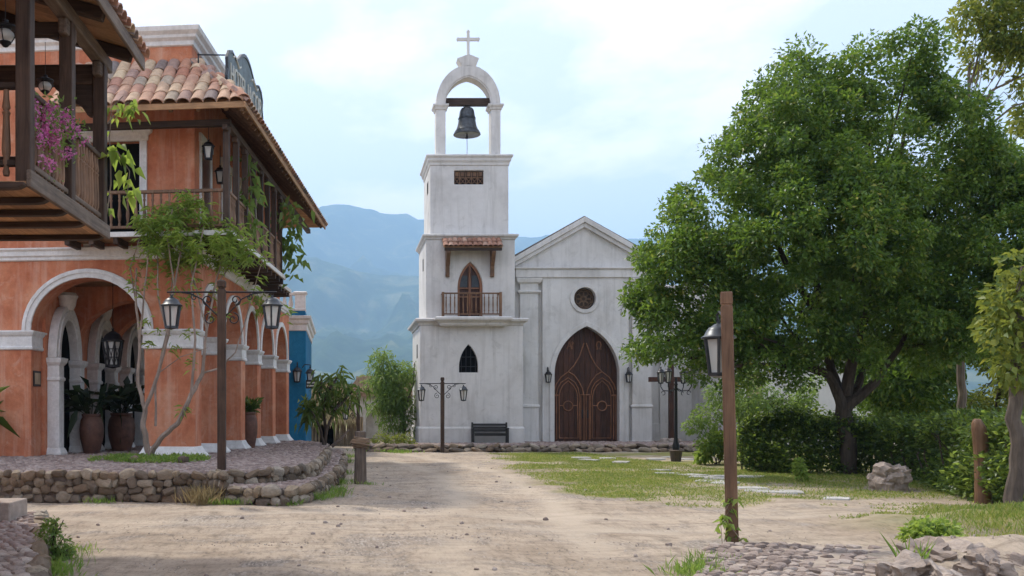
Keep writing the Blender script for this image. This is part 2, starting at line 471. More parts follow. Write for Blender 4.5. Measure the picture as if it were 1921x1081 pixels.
def forest_mat():
    t = NT('forested_slope'); v = t.coord((.001, .001, .001), world=True)
    c = t.ramp(t.noise(v, 5, 10, .7, .6), [(.38, (.012, .028, .016)), (.52, (.035, .06, .028)), (.68, (.17, .16, .08))])
    t.col(c); t.rough(1, .05); return t.m
M['forest'] = forest_mat()

# ------------------------------------------------------------------ ground sheet
LAWN = np.array([(5.9, 36.6), (5.5, 30.5), (5.15, 26.7), (4.75, 20.6), (4.85, 17.9), (5.5, 16.5), (6.3, 16.6), (7.4, 16.9), (8.6, 16.0), (10.6, 15.7), (13.0, 14.2), (16, 13), (24, 14), (24, 40), (14, 39.5), (12, 37.6)])
def poly_sd(x, y, P):
    "signed distance to polygon, positive inside"
    d = np.full(x.shape, 1e9); ins = np.zeros(x.shape, bool)
    n = len(P)
    for i in range(n):
        ax, ay = P[i]; bx, by = P[(i+1) % n]
        ex, ey = bx-ax, by-ay
        t = np.clip(((x-ax)*ex + (y-ay)*ey) / (ex*ex + ey*ey), 0, 1)
        d = np.minimum(d, np.hypot(x-ax-t*ex, y-ay-t*ey))
        c = ((ay > y) != (by > y)) & (x < (bx-ax)*(y-ay)/(by-ay+1e-12) + ax)
        ins ^= c
    return np.where(ins, d, -d)
def gheight(x, y):
    near = np.clip((48 - y) / 10, 0, 1) * np.clip((y + 5) / 6, 0, 1)
    h = (fbm(x*.25 + 9, y*.25 + 3, 3) - .5) * .05 + (fbm(x*1.4, y*1.4, 4) - .5) * .045
    rut = np.sin((x - 1.2 + .5*np.sin(y*.22)) * 3.3) * .012
    # rubble bank in the right foreground corner
    b = np.exp(-(((x - 6.3)/.9)**2 + ((y - 9.6)/.95)**2)) * .3 + np.exp(-(((x - 9.2)/2.4)**2 + ((y - 12.6)/1.6)**2)) * .28
    b2 = 0
    return (h + rut) * near + b * (1 + (fbm(x*3, y*3, 3) - .5) * .8) + b2
def grassmask(x, y):
    sdv = poly_sd(x, y, LAWN) + .45 + (fbm(x*1.2 + 4, y*1.2 + 8, 4) - .5) * 2.2
    m = np.clip(sdv / .8 + .3, 0, 1)
    m *= np.clip((fbm(x*.5 + 40, y*.5, 3) - .28) * 4, .15, 1)
    wear = np.clip(1 - np.hypot((x - 8.6)/2.6, (y - 16.6)/.8), 0, 1) * 1.5
    m = np.clip(m - wear, 0, 1)
    bank = np.clip(1.2 - np.hypot((x - 8.8)/2.2, (y - 12.6)/1.5), 0, 1)
    return np.clip(np.maximum(m, bank), 0, 1)
def trackmask(x, y):
    r1_ = np.interp(y, [6, 10, 14, 18, 24, 30, 36, 40], [1.6, 1.9, 2.4, 2.9, 3.2, 2.6, 1.6, .9])
    r2_ = np.interp(x, [-14, -4, 0, 4, 8, 12, 20], [15.2, 14.9, 14.3, 13.6, 13.4, 13.6, 14])
    w_ = (fbm(x*.9, y*.9 + 7, 3) - .5)*.5
    a_ = np.exp(-((np.abs(x - r1_ + w_*.6) - .78)/.26)**2) + np.exp(-((np.abs(y - r2_ + w_) - .75)/.28)**2)
    return np.clip(a_, 0, 1) * np.clip(fbm(x*.6 + 3, y*.6, 4)*2.2 - .45, 0, 1) * np.clip((41 - y)/4, 0, 1)
gx = np.concatenate([-np.geomspace(14000, 16, 22), np.arange(-14, 24, .16), np.geomspace(26, 16000, 22)])
gy = np.concatenate([np.array([-4000, -800, -200, -60, -20, 0]), np.arange(4, 50, .16), np.geomspace(52, 16000, 26)])
XX, YY = np.meshgrid(gx, gy)
TK = trackmask(XX, YY)
ZZ = gheight(XX, YY) - TK*.022
nx, ny = len(gx), len(gy)
ii = (np.arange(ny-1)[:, None]*nx + np.arange(nx-1)[None, :]).ravel()
GF = np.stack([ii, ii+1, ii+nx+1, ii+nx], 1)
me = np_mesh('ground', np.stack([XX, YY, ZZ], -1), GF, M['ground'], True)
att = me.attributes.new('grass', 'FLOAT', 'POINT')
gm = grassmask(XX, YY)
far = np.clip((YY - 60) / 60, 0, 1)
att.data.foreach_set('value', np.maximum(gm, far).ravel().astype(np.float32))
at2 = me.attributes.new('track', 'FLOAT', 'POINT'); at2.data.foreach_set('value', (TK*.8).ravel().astype(np.float32))
ground = tag(link('ground', me), 'pale trampled dirt road and yard with worn lawn to the right', None, None, 'structure')

# ------------------------------------------------------------------ mountains
def mountain(name, label, D, prof, foot, seed, amp):
    px = np.linspace(-700, 2700, 340)
    xs = np.array([p[0] for p in prof]); ys = np.array([p[1] for p in prof])
    crest = EYE + (CY - np.interp(px, xs, ys)) * D / FPX
    crest = crest + (fbm(px*.02 + seed, px*0 + seed, 4) - .5) * D * .011 + (fbm(px*.15 + seed, px*0 + 3, 3) - .5) * D * .0025
    T = np.linspace(0, 1, 70)
    V = np.zeros((70, 340, 3))
    for j, t in enumerate(T):
        Yd = D * (1 - t * foot)
        X = (px - CX) * D / FPX
        V[j, :, 0] = X; V[j, :, 1] = Yd
        rg = fbm(X / (D*.075) + seed + t*1.6, t*2.6 + seed + X*0, 5, True)
        V[j, :, 2] = np.maximum(-60, crest * (1-t)**1.15 + (rg - .62) * amp * D * (math.sin(PI*min(1, t*1.15))) )
    back = V[0].copy(); back[:, 1] += D*.25; back[:, 2] = -40
    V = np.concatenate([back[None], V], 0).reshape(-1, 3)
    r, c = 71, 340
    i = (np.arange(r-1)[:, None]*c + np.arange(c-1)[None, :]).ravel()
    F = np.stack([i, i+1, i+c+1, i+c], 1)
    o = link(name, np_mesh(name, V, F, M['forest'], True))
    return tag(o, label, None, None, 'structure')
mountain('mountain', 'farthest pale blue mountain ridge behind the church', 7400,
         [(-700, 420), (0, 400), (400, 395), (560, 392), (640, 384), (690, 396), (720, 400), (760, 399), (810, 416), (900, 436), (1000, 446), (1240, 449), (1500, 455), (2000, 450), (2700, 430)], .40, 3.3, .10)
mountain('mountain', 'middle blue forested ridge left of the bell tower', 4800,
         [(-700, 470), (0, 480), (500, 492), (590, 482), (640, 500), (700, 512), (770, 520), (830, 505), (900, 530), (1100, 560), (1500, 570), (2000, 560), (2700, 530)], .42, 8.1, .085)
mountain('mountain', 'nearest low blue green foothill left of the tower', 3700,
         [(-700, 560), (0, 590), (500, 632), (560, 628), (620, 618), (700, 636), (760, 622), (830, 600), (1000, 640), (1400, 650), (2000, 640), (2700, 620)], .55, 5.7, .06)

# ------------------------------------------------------------------ haze
hz = MB().box(-15500, 15500, -3900, 15500, -70, 1650)
t = NT('haze_air')
t.t.nodes.remove(t.b)
pv = t.n('ShaderNodeVolumePrincipled')
pv.inputs['Color'].default_value = (.44, .69, 1.0, 1)
pv.inputs['Density'].default_value = 0.00019
pv.inputs['Anisotropy'].default_value = 0.0
t.l(pv.outputs[0], t.o.inputs['Volume'])
haze = tag(hz.build('haze', t.m), 'thin blue haze in the air towards the mountains', None, None, 'stuff')

# ------------------------------------------------------------------ stones and cobbles
def lump(name, mat, seed, sub=2, jag=.18, flat=1.0, rnd_k=.85):
    r = random.Random(seed)
    bm = bmesh.new(); bmesh.ops.create_cube(bm, size=1.0)
    bmesh.ops.subdivide_edges(bm, edges=bm.edges[:], cuts=sub-1, use_grid_fill=True)
    for v in bm.verts:
        n = v.co.normalized()
        v.co = v.co.lerp(n * .58, rnd_k)
        v.co += Vector((r.uniform(-1, 1), r.uniform(-1, 1), r.uniform(-1, 1))) * jag * .5
        v.co.z *= flat
    me = bpy.data.meshes.new(name); bm.to_mesh(me); bm.free()
    me.materials.append(mat)
    me.polygons.foreach_set('use_smooth', [True]*len(me.polygons)); me.set_sharp_from_angle(angle=R(50))
    return me
STONES = [lump('stone', M['rubble'], i) for i in range(9)]
COB1 = [lump('cobble', M['cobble_o'], 40+i, 2, .14) for i in range(6)]
PALE = [lump('rock', M['pale_rock'], 60+i, 3, .3) for i in range(5)]

def cobble_field(pts, size, z, mat, name):
    "one joined mesh of low domed hexagonal cobbles"
    pts = np.asarray(pts); n = len(pts)
    a = np.arange(6) * PI/3
    r0 = size * (.46 + .12*rng.random((n, 1))) ; ph = rng.random((n, 1)) * PI
    jit = 1 + .3*(rng.random((n, 6)) - .5)
    el = .75 + .5*rng.random((n, 1))
    bx = pts[:, 0:1] + np.cos(a + ph)*r0*jit*el; by = pts[:, 1:2] + np.sin(a + ph)*r0*jit/el
    hh = size * (.16 + .22*rng.random((n, 1)))
    zb = pts[:, 2:3] if pts.shape[1] > 2 else np.full((n, 1), z)
    tilt = (rng.random((n, 6)) - .5) * size * .12
    V = np.zeros((n, 13, 3))
    V[:, :6, 0] = bx; V[:, :6, 1] = by; V[:, :6, 2] = zb - .03
    V[:, 6:12, 0] = pts[:, 0:1] + (bx - pts[:, 0:1])*.72; V[:, 6:12, 1] = pts[:, 1:2] + (by - pts[:, 1:2])*.72; V[:, 6:12, 2] = zb + hh*.75 + tilt
    V[:, 12, 0] = pts[:, 0]; V[:, 12, 1] = pts[:, 1]; V[:, 12, 2] = (zb + hh)[:, 0]
    k = np.arange(6); k2 = (k+1) % 6
    tri = np.concatenate([np.stack([k, k2, k2+6], 1), np.stack([k, k2+6, k+6], 1), np.stack([k+6, k2+6, k*0+12], 1)])
    F = (np.arange(n)[:, None, None]*13 + tri[None]).reshape(-1, 3)
    return np_mesh(name, V.reshape(-1, 3), F, mat, True)
def jgrid(x0, x1, y0, y1, s, poly=None):
    xs = np.arange(x0, x1, s); ys = np.arange(y0, y1, s*.88)
    A, B = np.meshgrid(xs, ys)
    A = A + (np.arange(len(ys)) % 2)[:, None]*s*.5 + (rng.random(A.shape)-.5)*s*.3; B = B + (rng.random(B.shape)-.5)*s*.3
    P = np.stack([A.ravel(), B.ravel()], 1)
    if poly is not None: P = P[poly_sd(P[:, 0], P[:, 1], np.array(poly)) > s*.35]
    return P

# terrace in front of the hotel: upper level and a lower ledge along the road
TZ = 0.5
UP = [(-14, 16.75), (-6, 16.7), (-2.2, 16.85), (-1.35, 17.15), (-.85, 17.8), (-.55, 19.0), (-.42, 24), (-.38, 33), (-1.5, 36.5), (-14, 36.5)]
LO = [(-1.9, 16.35), (-1.05, 16.2), (-.62, 16.55), (-.3, 19), (-.02, 23), (.08, 33), (-.38, 33.2), (-.42, 24), (-.55, 19.0), (-.85, 17.8), (-1.35, 17.15), (-2.2, 16.85)]
idm = lambda a, d, z: (a, z, d)
terrace = MB().plate(UP, [], idm, -.1, TZ - .03).build('terrace', M['mortar'])
tag(terrace, 'raised cobbled terrace with a rubble stone wall before the orange building', None, None, 'structure')
MB().plate(LO, [], idm, -.1, .27).build('ledge', M['mortar'], terrace)
tag(link('cobbles', cobble_field(jgrid(-11, .5, 16.7, 36, .15, UP), .15, TZ - .03, M['cobble'], 'cobbles'), terrace), None, None, None, 'stuff')
tag(link('cobbles', cobble_field(jgrid(-2.2, .5, 16.1, 33.2, .15, LO), .15, .27, M['cobble'], 'cobbles'), terrace), None, None, None, 'stuff')
def wall_stones(path, z0, z1, courses, size, parent, name='stone', out=.04, meshes=None, y_ok=lambda y: True):
    meshes = meshes or STONES
    dz = (z1 - z0) / courses
    for c in range(courses):
        for (ax, ay), (bx, by) in zip(path[:-1], path[1:]):
            L = math.hypot(bx-ax, by-ay); s = rnd.uniform(0, size*.5)
            nx_, ny_ = (by-ay)/L, -(bx-ax)/L
            while s < L:
                w = size * rnd.choice((.7, .9, 1.0, 1.2, 1.5, 1.8)); h = dz * rnd.uniform(.85, 1.45)
                t_ = min(1, (s + w*.5)/L)
                x = ax + (bx-ax)*t_ + nx_*out*rnd.uniform(0, 1.3); y = ay + (by-ay)*t_ + ny_*out*rnd.uniform(0, 1.3)
                link(name, rnd.choice(meshes), parent, (x, y, z0 + dz*(c + .5) + rnd.uniform(-.03, .03)),
                     (rnd.uniform(-.4, .4), rnd.uniform(-.45, .45), math.atan2(by-ay, bx-ax) + rnd.uniform(-.4, .4)),
                     (w*.98, size*.95, h*1.02))
                s += w * .93
wall_stones([(-7.0, 16.72), (-2.2, 16.85), (-1.9, 16.4)], .0, TZ + .02, 4, .165, terrace)
wall_stones([(-2.2, 16.85), (-1.35, 17.15), (-.85, 17.8), (-.55, 19), (-.42, 24), (-.4, 27)], .26, TZ + .03, 2, .17, terrace)
wall_stones([(-1.95, 16.37), (-1.05, 16.2), (-.62, 16.55), (-.3, 19), (-.02, 23), (.06, 29)], .0, .28, 2, .19, terrace)

# platform before the church: two rough stone steps
plat = MB().box(1.1, 16.8, 38.75, 62, -.1, .235).build('church_platform', M['mortar'])
tag(plat, 'low stone platform with two rough steps under the white church', None, None, 'structure')
MB().box(1.0, 15.2, 38.3, 38.75, -.1, .10).build('step', M['mortar'], plat)
wall_stones([(1.0, 38.3), (15.2, 38.3)], 0, .13, 1, .34, plat)
wall_stones([(1.1, 38.75), (16.4, 38.75)], .11, .26, 1, .30, plat)
tag(link('cobbles', cobble_field(jgrid(1.2, 16.6, 38.8, 44, .2), .2, .235, M['cobble'], 'cobbles'), plat), None, None, None, 'stuff')

# cobbled patches near the camera: bottom right and bottom left
patchR = MB()
PR = [(3.0, 8.5), (3.65, 10.1), (3.95, 10.85), (4.5, 11.15), (5.9, 10.7), (5.7, 9.6), (5.3, 8.5)]
patchL = [(-5.2, 13.2), (-4.0, 13.2), (-3.5, 11.5), (-3.05, 10.0), (-2.5, 8.1), (-5.2, 8.1)]
def patch(poly, name, label, size, n_max, z0):
    base = tag(MB().plate([(a, b) for a, b in poly], [], idm, -.05, z0).build(name, M['soil']), label, None, None, 'structure')
    P = jgrid(min(p[0] for p in poly), max(p[0] for p in poly), min(p[1] for p in poly), max(p[1] for p in poly), size, poly)
    P = sorted(P.tolist(), key=lambda p: p[1])
    P = [p for p in P if name == 'cobbled_ramp' or rnd.random() > max(0, (p[0] - 3.9)*.35)]
    for i, (x, y) in enumerate(P[:n_max]):
        link('cobble', rnd.choice(COB1), base, (x, y, z0 - .012 + rnd.uniform(-.014, .014)), (rnd.uniform(-.2, .2), rnd.uniform(-.2, .2), rnd.uniform(0, 3)),
             (size*rnd.uniform(.85, 1.2), size*rnd.uniform(.75, 1.0), size*rnd.uniform(.5, .75)))
    if len(P) > n_max:
        q = np.array(P[n_max:]); tag(link('cobbles', cobble_field(q, size, z0, M['cobble'], 'cobbles'), base), None, None, None, 'stuff')
    return base
patch(PR, 'cobbled_patch', 'patch of worn grey cobbles around the foot of the near lamp post', .125, 290, .05)
pl_ = patch(patchL, 'cobbled_ramp', 'strip of reddish cobbles in the bottom left corner', .125, 290, .16)
wall_stones([(-2.5, 8.1), (-3.05, 10.0), (-3.5, 11.5), (-4.0, 13.2)], .0, .17, 1, .2, pl_)
sl = MB().box(-4.9, -4.06, 12.2, 12.9, .1, .40).build('stone_block', M['pale_rock'], bevel=.02)
tag(sl, 'squared grey stone block at the left picture edge', 'block')

# ------------------------------------------------------------------ church
def gothic(cx, a, zs, h, n=14, grow=0.0):
    "pointed arch from left spring over the apex to right spring"
    Rr = (a*a + h*h) / (2*a)
    pts = []
    th = math.atan2(h, Rr - a)
    for i in range(n + 1):
        t_ = th * i / n
        pts.append((cx - a + Rr - (Rr + grow)*math.cos(t_), zs + (Rr + grow)*math.sin(t_)))
    if grow:
        k = pts[-1]; pts[-1] = (cx, zs + math.sqrt(max(0, (Rr+grow)**2 - (Rr-a)**2)))
        pts = [p for p in pts[:-1] if p[0] < cx - 1e-4] + [pts[-1]]
        while len(pts) < n + 1: pts.insert(-1, ((pts[-2][0]+pts[-1][0])/2, (pts[-2][1]+pts[-1][1])/2))
    return pts + [(2*cx - x, z) for x, z in pts[-2::-1]]
def ellipse(cx, a, zs, h, n=22, t0=0.0):
    return [(cx - a*math.cos(PI*i/n), zs + h*math.sin(PI*i/n)) for i in range(n + 1)]
XZ = lambda a, d, z: (a, d, z)
church = thing('church', (7.5, 41, .2), 'white plastered church with bell tower, gabled front and pointed wooden door', 'church')
def C(mb, name, mat, bevel=0, par=None, **k): return mb.build(name, mat, par or church, world=True, bevel=bevel, **k)
YT = 41.0
# tower, four stages
x0, x1 = fx(788, YT), fx(981, YT)
gw = gothic(fx(879, YT), .39, fz(688, YT), fz(646, YT) - fz(688, YT))
gwh = [(gw[0][0], fz(699, YT))] + gw + [(gw[-1][0], fz(699, YT))]
zc = fz(611, YT)
C(MB().plate([(x0, .2), (x1, .2), (x1, zc), (x0, zc)], [gwh], XZ, YT, YT + .4), 'tower_wall', M['white'], .03)
C(MB().box(x0, x1, YT + .4, YT + 4.3, .2, zc - .002), 'tower_wall', M['white'], .03)
C(MB().ring(x0, x1, YT, YT + 4.3, [(.06, .2), (.06, .86), (.02, .93)], True), 'plinth', M['white'], .015)
C(MB().ring(x0, x1, YT, YT + 4.3, [(.0, zc), (.05, zc + .03), (.05, zc + .08), (.12, zc + .14), (.20, zc + .18), (.22, zc + .26), (.16, zc + .30)]), 'cornice', M['white'], .008)
# balcony slab on the cornice
bx0, bx1 = fx(823, 40.6), fx(953, 40.6)
C(MB().ring(bx0 + .1, bx1 - .1, YT - .30, YT + .2, [(.0, zc - .04), (.05, zc + .02), (.06, zc + .08), (.16, zc + .15), (.25, zc + .20), (.26, zc + .29), (.2, zc + .335)]), 'balcony_slab', M['white'], .008)
# barred window of the lowest stage
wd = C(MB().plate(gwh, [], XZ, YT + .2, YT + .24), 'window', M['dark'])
b = MB()
for k in range(4):
    xx = gw[0][0] + .78*(k + .5)/4
    zt = max(z for a, z in gw if abs(a - xx) < .12) - .03
    b.tube([(xx, YT + .06, fz(699, YT)), (xx, YT + .06, zt)], .016, 6)
for zz_ in (fz(688, YT), fz(670, YT)): b.tube([(gw[0][0] + .02, YT + .055, zz_), (gw[-1][0] - .02, YT + .055, zz_)], .014, 6)
C(b, 'window_bars', M['iron'], par=wd)
gf = MB()
fo = gothic(fx(879, YT), .39, fz(688, YT), fz(646, YT) - fz(688, YT), grow=.05)
n_ = min(len(gw), len(fo))
gf.band([(gw[0][0], fz(699, YT))] + gw, [(fo[0][0], fz(699, YT))] + fo, XZ, YT - .012, YT + .05)
# narrow slits on the tower side
YS = YT + 1.3
for (z_a, z_b, xo) in ((fz(672, YS), fz(646, YS), x0), ):
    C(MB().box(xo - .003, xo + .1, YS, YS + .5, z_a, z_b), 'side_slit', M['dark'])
# second stage
Y2 = YT + .25
X0, X1 = fx(799, Y2), fx(966, Y2)
z20, z21 = zc + .28, fz(450, Y2)
ds = fx(882, Y2)
dgo = gothic(ds, .52, fz(540, Y2), fz(491, Y2) - fz(540, Y2))
dho = [(dgo[0][0], z20 + .1)] + dgo + [(dgo[-1][0], z20 + .1)]
C(MB().plate([(X0, z20), (X1, z20), (X1, z21), (X0, z21)], [dho], XZ, Y2, Y2 + .4), 'tower_wall', M['white'], .03)
C(MB().box(X0, X1, Y2 + .4, Y2 + 3.7, z20, z21 - .002), 'tower_wall', M['white'], .03)
C(MB().ring(X0, X1, Y2, Y2 + 3.7, [(.0, z21), (.04, z21 + .03), (.05, z21 + .08), (.13, z21 + .13), (.15, z21 + .2), (.1, z21 + .23)]), 'cornice', M['white'], .008)
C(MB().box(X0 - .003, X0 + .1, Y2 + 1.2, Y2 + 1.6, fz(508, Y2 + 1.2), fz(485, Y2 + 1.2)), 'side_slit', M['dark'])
dd = C(MB().plate(dho, [], XZ, Y2 + .22, Y2 + .27), 'balcony_door', M['doorwood'])
b = MB()
dgi = gothic(ds, .42, fz(540, Y2), fz(491, Y2) - fz(540, Y2) - .12)
b.band([(dgi[0][0], z20 + .1)] + dgi + [(dgi[-1][0], z20 + .1)], [(dgo[0][0], z20 + .1)] + dgo + [(dgo[-1][0], z20 + .1)], XZ, Y2 + .12, Y2 + .22)
C(b, 'door_frame', M['doortrim'], par=dd)
b = MB().box(ds - .045, ds + .045, Y2 + .15, Y2 + .22, z20 + .1, fz(496, Y2))
for zz_ in (fz(540, Y2), fz(556, Y2)): b.box(ds - .42, ds + .42, Y2 + .165, Y2 + .22, zz_ - .03, zz_ + .03)
C(b, 'door_rails', M['doortrim'], par=dd)
for sx in (-1, 1):
    C(MB().box(ds + sx*.24 - .15, ds + sx*.24 + .15, Y2 + .205, Y2 + .218, fz(538, Y2), fz(516, Y2)), 'pane', M['iron_grey'], par=dd)
# balcony railing
YR = YT - .18
rl, rr_ = fx(831, YR), fx(939, YR); rz0 = zc + .345; rz1 = fz(549, YR)
C(MB().box(rl - .03, rr_ + .03, YR - .04, YR + .04, rz1 - .06, rz1), 'handrail', M['redwood'], .01)
C(MB().box(rl, rr_, YR - .03, YR + .03, rz0 + .09, rz0 + .14), 'bottom_rail', M['redwood'])
for xx in (rl, rr_): C(MB().box(xx - .055, xx + .055, YR - .055, YR + .055, rz0 - .02, rz1 + .02), 'railing_post', M['redwood'], .01)
for xx in (rl, rr_): C(MB().box(xx - .04, xx + .04, YR, Y2 - .02, rz1 - .06, rz1 - .005), 'side_rail', M['redwood'])
spm = MB().lathe([(.018, 0), (.018, .12), (.032, .16), (.02, .2), (.03, .4), (.022, .62), (.032, .7), (.018, .74), (.018, .86)], 8).mesh('baluster', M['redwood'], True)
for k in range(13):
    link('baluster', spm, church, Vector((rl + (rr_ - rl)*(k + .75)/13.5, YR, rz0 + .1)) - Vector(church.location), None, (1, 1, (rz1 - rz0 - .14)/.86))
# tiled awning over the balcony door
def tile_mesh(name, mat, w, L, n=5, th=.018):
    mb = MB(); vs_, fs = [], []
    for e, (y, sc) in enumerate(((0, 1.0), (L, .82))):
        for r_ in (w*.5, w*.5 - th):
            for k in range(n + 1):
                a = PI * k / n
                vs_.append((-math.cos(a)*r_*sc, y, math.sin(a)*r_*.72*sc))
    q = n + 1
    for k in range(n):
        fs += [(k, k+1, 2*q+k+1, 2*q+k), (q+k+1, q+k, 3*q+k, 3*q+k+1), (k+1, k, q+k, q+k+1), (2*q+k, 2*q+k+1, 3*q+k+1, 3*q+k)]
    fs += [(0, 2*q, 3*q, q), (n, q+n, 3*q+n, 2*q+n)]
    return mb.add(vs_, fs).mesh(name, mat, True, 50)
TSM = tile_mesh('roof_tile', M['tile_r'], .24, .34)
ya0 = YT - .42
aw0, aw1 = fx(832, ya0), fx(943, ya0); za0 = fz(463, ya0); za1 = fz(446, Y2)
slope = math.atan2(za1 - za0, Y2 - ya0)
b = MB(); b.add([(aw0, ya0, za0 - .03), (aw1, ya0, za0 - .03), (aw1, Y2, za1 - .03), (aw0, Y2, za1 - .03), (aw0, ya0, za0), (aw1, ya0, za0), (aw1, Y2, za1), (aw0, Y2, za1)],
               [(0,3,2,1),(4,5,6,7),(0,1,5,4),(1,2,6,5),(2,3,7,6),(3,0,4,7)])
C(b, 'awning_boards', M['boardy'])
nt_ = 12
for k in range(nt_):
    for r_ in range(2):
        link('roof_tile', TSM, church, Vector((aw0 + (aw1-aw0)*(k + .5)/nt_ + rnd.uniform(-.01, .01), ya0 - .06 + r_*.3*math.cos(slope), za0 + .005 + r_*.3*math.sin(slope) + .02*r_)) - Vector(church.location), (slope + rnd.uniform(-.05, .05), rnd.uniform(-.06, .06), rnd.uniform(-.04, .04)))
C(MB().box(aw0 + .05, aw1 - .02, ya0 + .02, ya0 + .14, za0 - .14, za0 - .025), 'awning_beam', M['wood_x'], .01)
for px_ in (842.5, 927.5):
    xx = fx(px_, ya0)
    C(MB().plate([(Y2, za0 - .03), (ya0 + .06, za0 - .14), (ya0 + .06, za0 - .22), (Y2 - .17, za0 - .72), (Y2 - .13, fz(520, Y2)), (Y2, fz(520, Y2))], [], lambda a, d, z: (d, a, z), xx - .08, xx + .08), 'bracket', M['redwood'], .01)
# third stage and bell arch
Y3 = YT + .55
U0, U1 = fx(807, Y3), fx(954, Y3)
z30, z31 = z21 + .2, fz(311, Y3)
lv = [(fx(852, Y3), fz(346, Y3)), (fx(907, Y3), fz(346, Y3)), (fx(907, Y3), fz(320, Y3)), (fx(852, Y3), fz(320, Y3))]
C(MB().plate([(U0, z30), (U1, z30), (U1, z31), (U0, z31)], [lv], XZ, Y3, Y3 + .3), 'tower_wall', M['white'], .03)
C(MB().box(U0, U1, Y3 + .3, Y3 + 3.1, z30, z31 - .002), 'tower_wall', M['white'], .03)
C(MB().ring(U0, U1, Y3, Y3 + 3.1, [(.0, z31), (.03, z31 + .02), (.04, z31 + .12), (.10, z31 + .2), (.11, z31 + .30), (.17, z31 + .36), (.18, z31 + .42), (.12, z31 + .45)]), 'cornice', M['white'], .008)
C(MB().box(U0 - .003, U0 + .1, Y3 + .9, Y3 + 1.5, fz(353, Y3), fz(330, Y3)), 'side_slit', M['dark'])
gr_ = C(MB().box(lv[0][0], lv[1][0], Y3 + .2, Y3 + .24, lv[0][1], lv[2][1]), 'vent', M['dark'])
b = MB()
for k in range(6):
    xx = lv[0][0] + (lv[1][0]-lv[0][0])*k/5
    b.box(xx - .02, xx + .02, Y3 + .06, Y3 + .1, lv[0][1], lv[2][1])
mid = (lv[0][1]+lv[2][1])/2
b.box(lv[0][0], lv[1][0], Y3 + .055, Y3 + .105, mid - .02, mid + .02)
for k in range(5):
    xa = lv[0][0] + (lv[1][0]-lv[0][0])*k/5; xb = lv[0][0] + (lv[1][0]-lv[0][0])*(k+1)/5
    b.bar((xa, Y3 + .08, lv[0][1]), (xb, Y3 + .08, mid), .03, .03); b.bar((xb, Y3 + .081, lv[0][1]), (xa, Y3 + .081, mid), .03, .03)
    b.box(xa + .05, xb - .05, Y3 + .07, Y3 + .1, mid + .06, lv[2][1] - .04)
C(b, 'lattice', M['redwood'], par=gr_)
YB = Y3 + .45
zb0 = z31 + .44; zsp = fz(196, YB)
xc = fx(878.5, YB)
ro, ri = fx(940, YB) - xc, fx(921, YB) - xc
for sx in (-1, 1):
    xa, xb = sorted((xc + sx*ri*1.0, xc + sx*ro*.985))
    C(MB().ring(xa, xb, YB, YB + .62, [(.03, zb0), (.03, zb0 + .06), (0, zb0 + .08), (0, zsp - .22)]), 'belfry_pier', M['white'], .015)
    C(MB().ring(xa, xb, YB, YB + .62, [(.0, zsp - .22), (.04, zsp - .2), (.05, zsp - .14), (.12, zsp - .07), (.13, zsp), (.06, zsp + .02)]), 'capital', M['white'], .008)
inn = gothic(xc, ri, zsp, fz(145, YB) - zsp); oh = fz(122, YB) - zsp
outc = ellipse(xc, ro*.985, zsp, oh, len(inn) - 1)
C(MB().band(inn, outc, XZ, YB, YB + .62), 'bell_arch', M['white'], .015)
o2 = [(xc + (a-xc)*.93, zsp + (z-zsp)*.94) for a, z in outc]; o1 = [(xc + (a-xc)*1.07, zsp + (z-zsp)*1.06) for a, z in inn]
C(MB().band(o1, o2, XZ, YB - .03, YB + .01), 'arch_moulding', M['white'], .006)
fin = [(867, 123), (892, 123), (899, 108), (880, 100), (861, 108)]
C(MB().plate([(fx(a, YB) , fz(z, YB)) for a, z in [(867, 124), (893, 124), (899, 109), (879.5, 101), (858, 109)]], [], XZ, YB + .0, YB + .6), 'finial', M['white'], .02)
cw = MB()
cxx = fx(880, YB); yb_ = YB + .3
cw.plate([(cxx-.055, fz(102, YB)), (cxx+.055, fz(102, YB)), (cxx+.055, fz(72, YB)), (cxx+.42, fz(72, YB)), (cxx+.44, fz(73.5, YB)), (cxx+.5, fz(69, YB)), (cxx+.44, fz(65, YB)), (cxx+.42, fz(66.5, YB)), (cxx+.055, fz(66.5, YB)),
          (cxx+.055, fz(56, YB)), (cxx+.075, fz(55, YB)), (cxx, fz(51, YB)), (cxx-.075, fz(55, YB)), (cxx-.055, fz(56, YB)), (cxx-.055, fz(66.5, YB)), (cxx-.42, fz(66.5, YB)), (cxx-.44, fz(65, YB)), (cxx-.5, fz(69, YB)), (cxx-.44, fz(73.5, YB)), (cxx-.42, fz(72, YB)), (cxx-.055, fz(72, YB))], [], XZ, yb_ - .06, yb_ + .06)
C(cw, 'cross', M['white'], .008)
C(MB().box(xc - ri - .05, xc + ri + .05, YB + .2, YB + .42, fz(195, YB), fz(181, YB)), 'bell_beam', M['wood_x'], .01)
for px_ in (843, 913):
    C(MB().box(fx(px_, YB) - .14, fx(px_, YB) + .14, YB + .1, YB + .4, zb0, zb0 + .09), 'wood_block', M['wood_x'], .01)
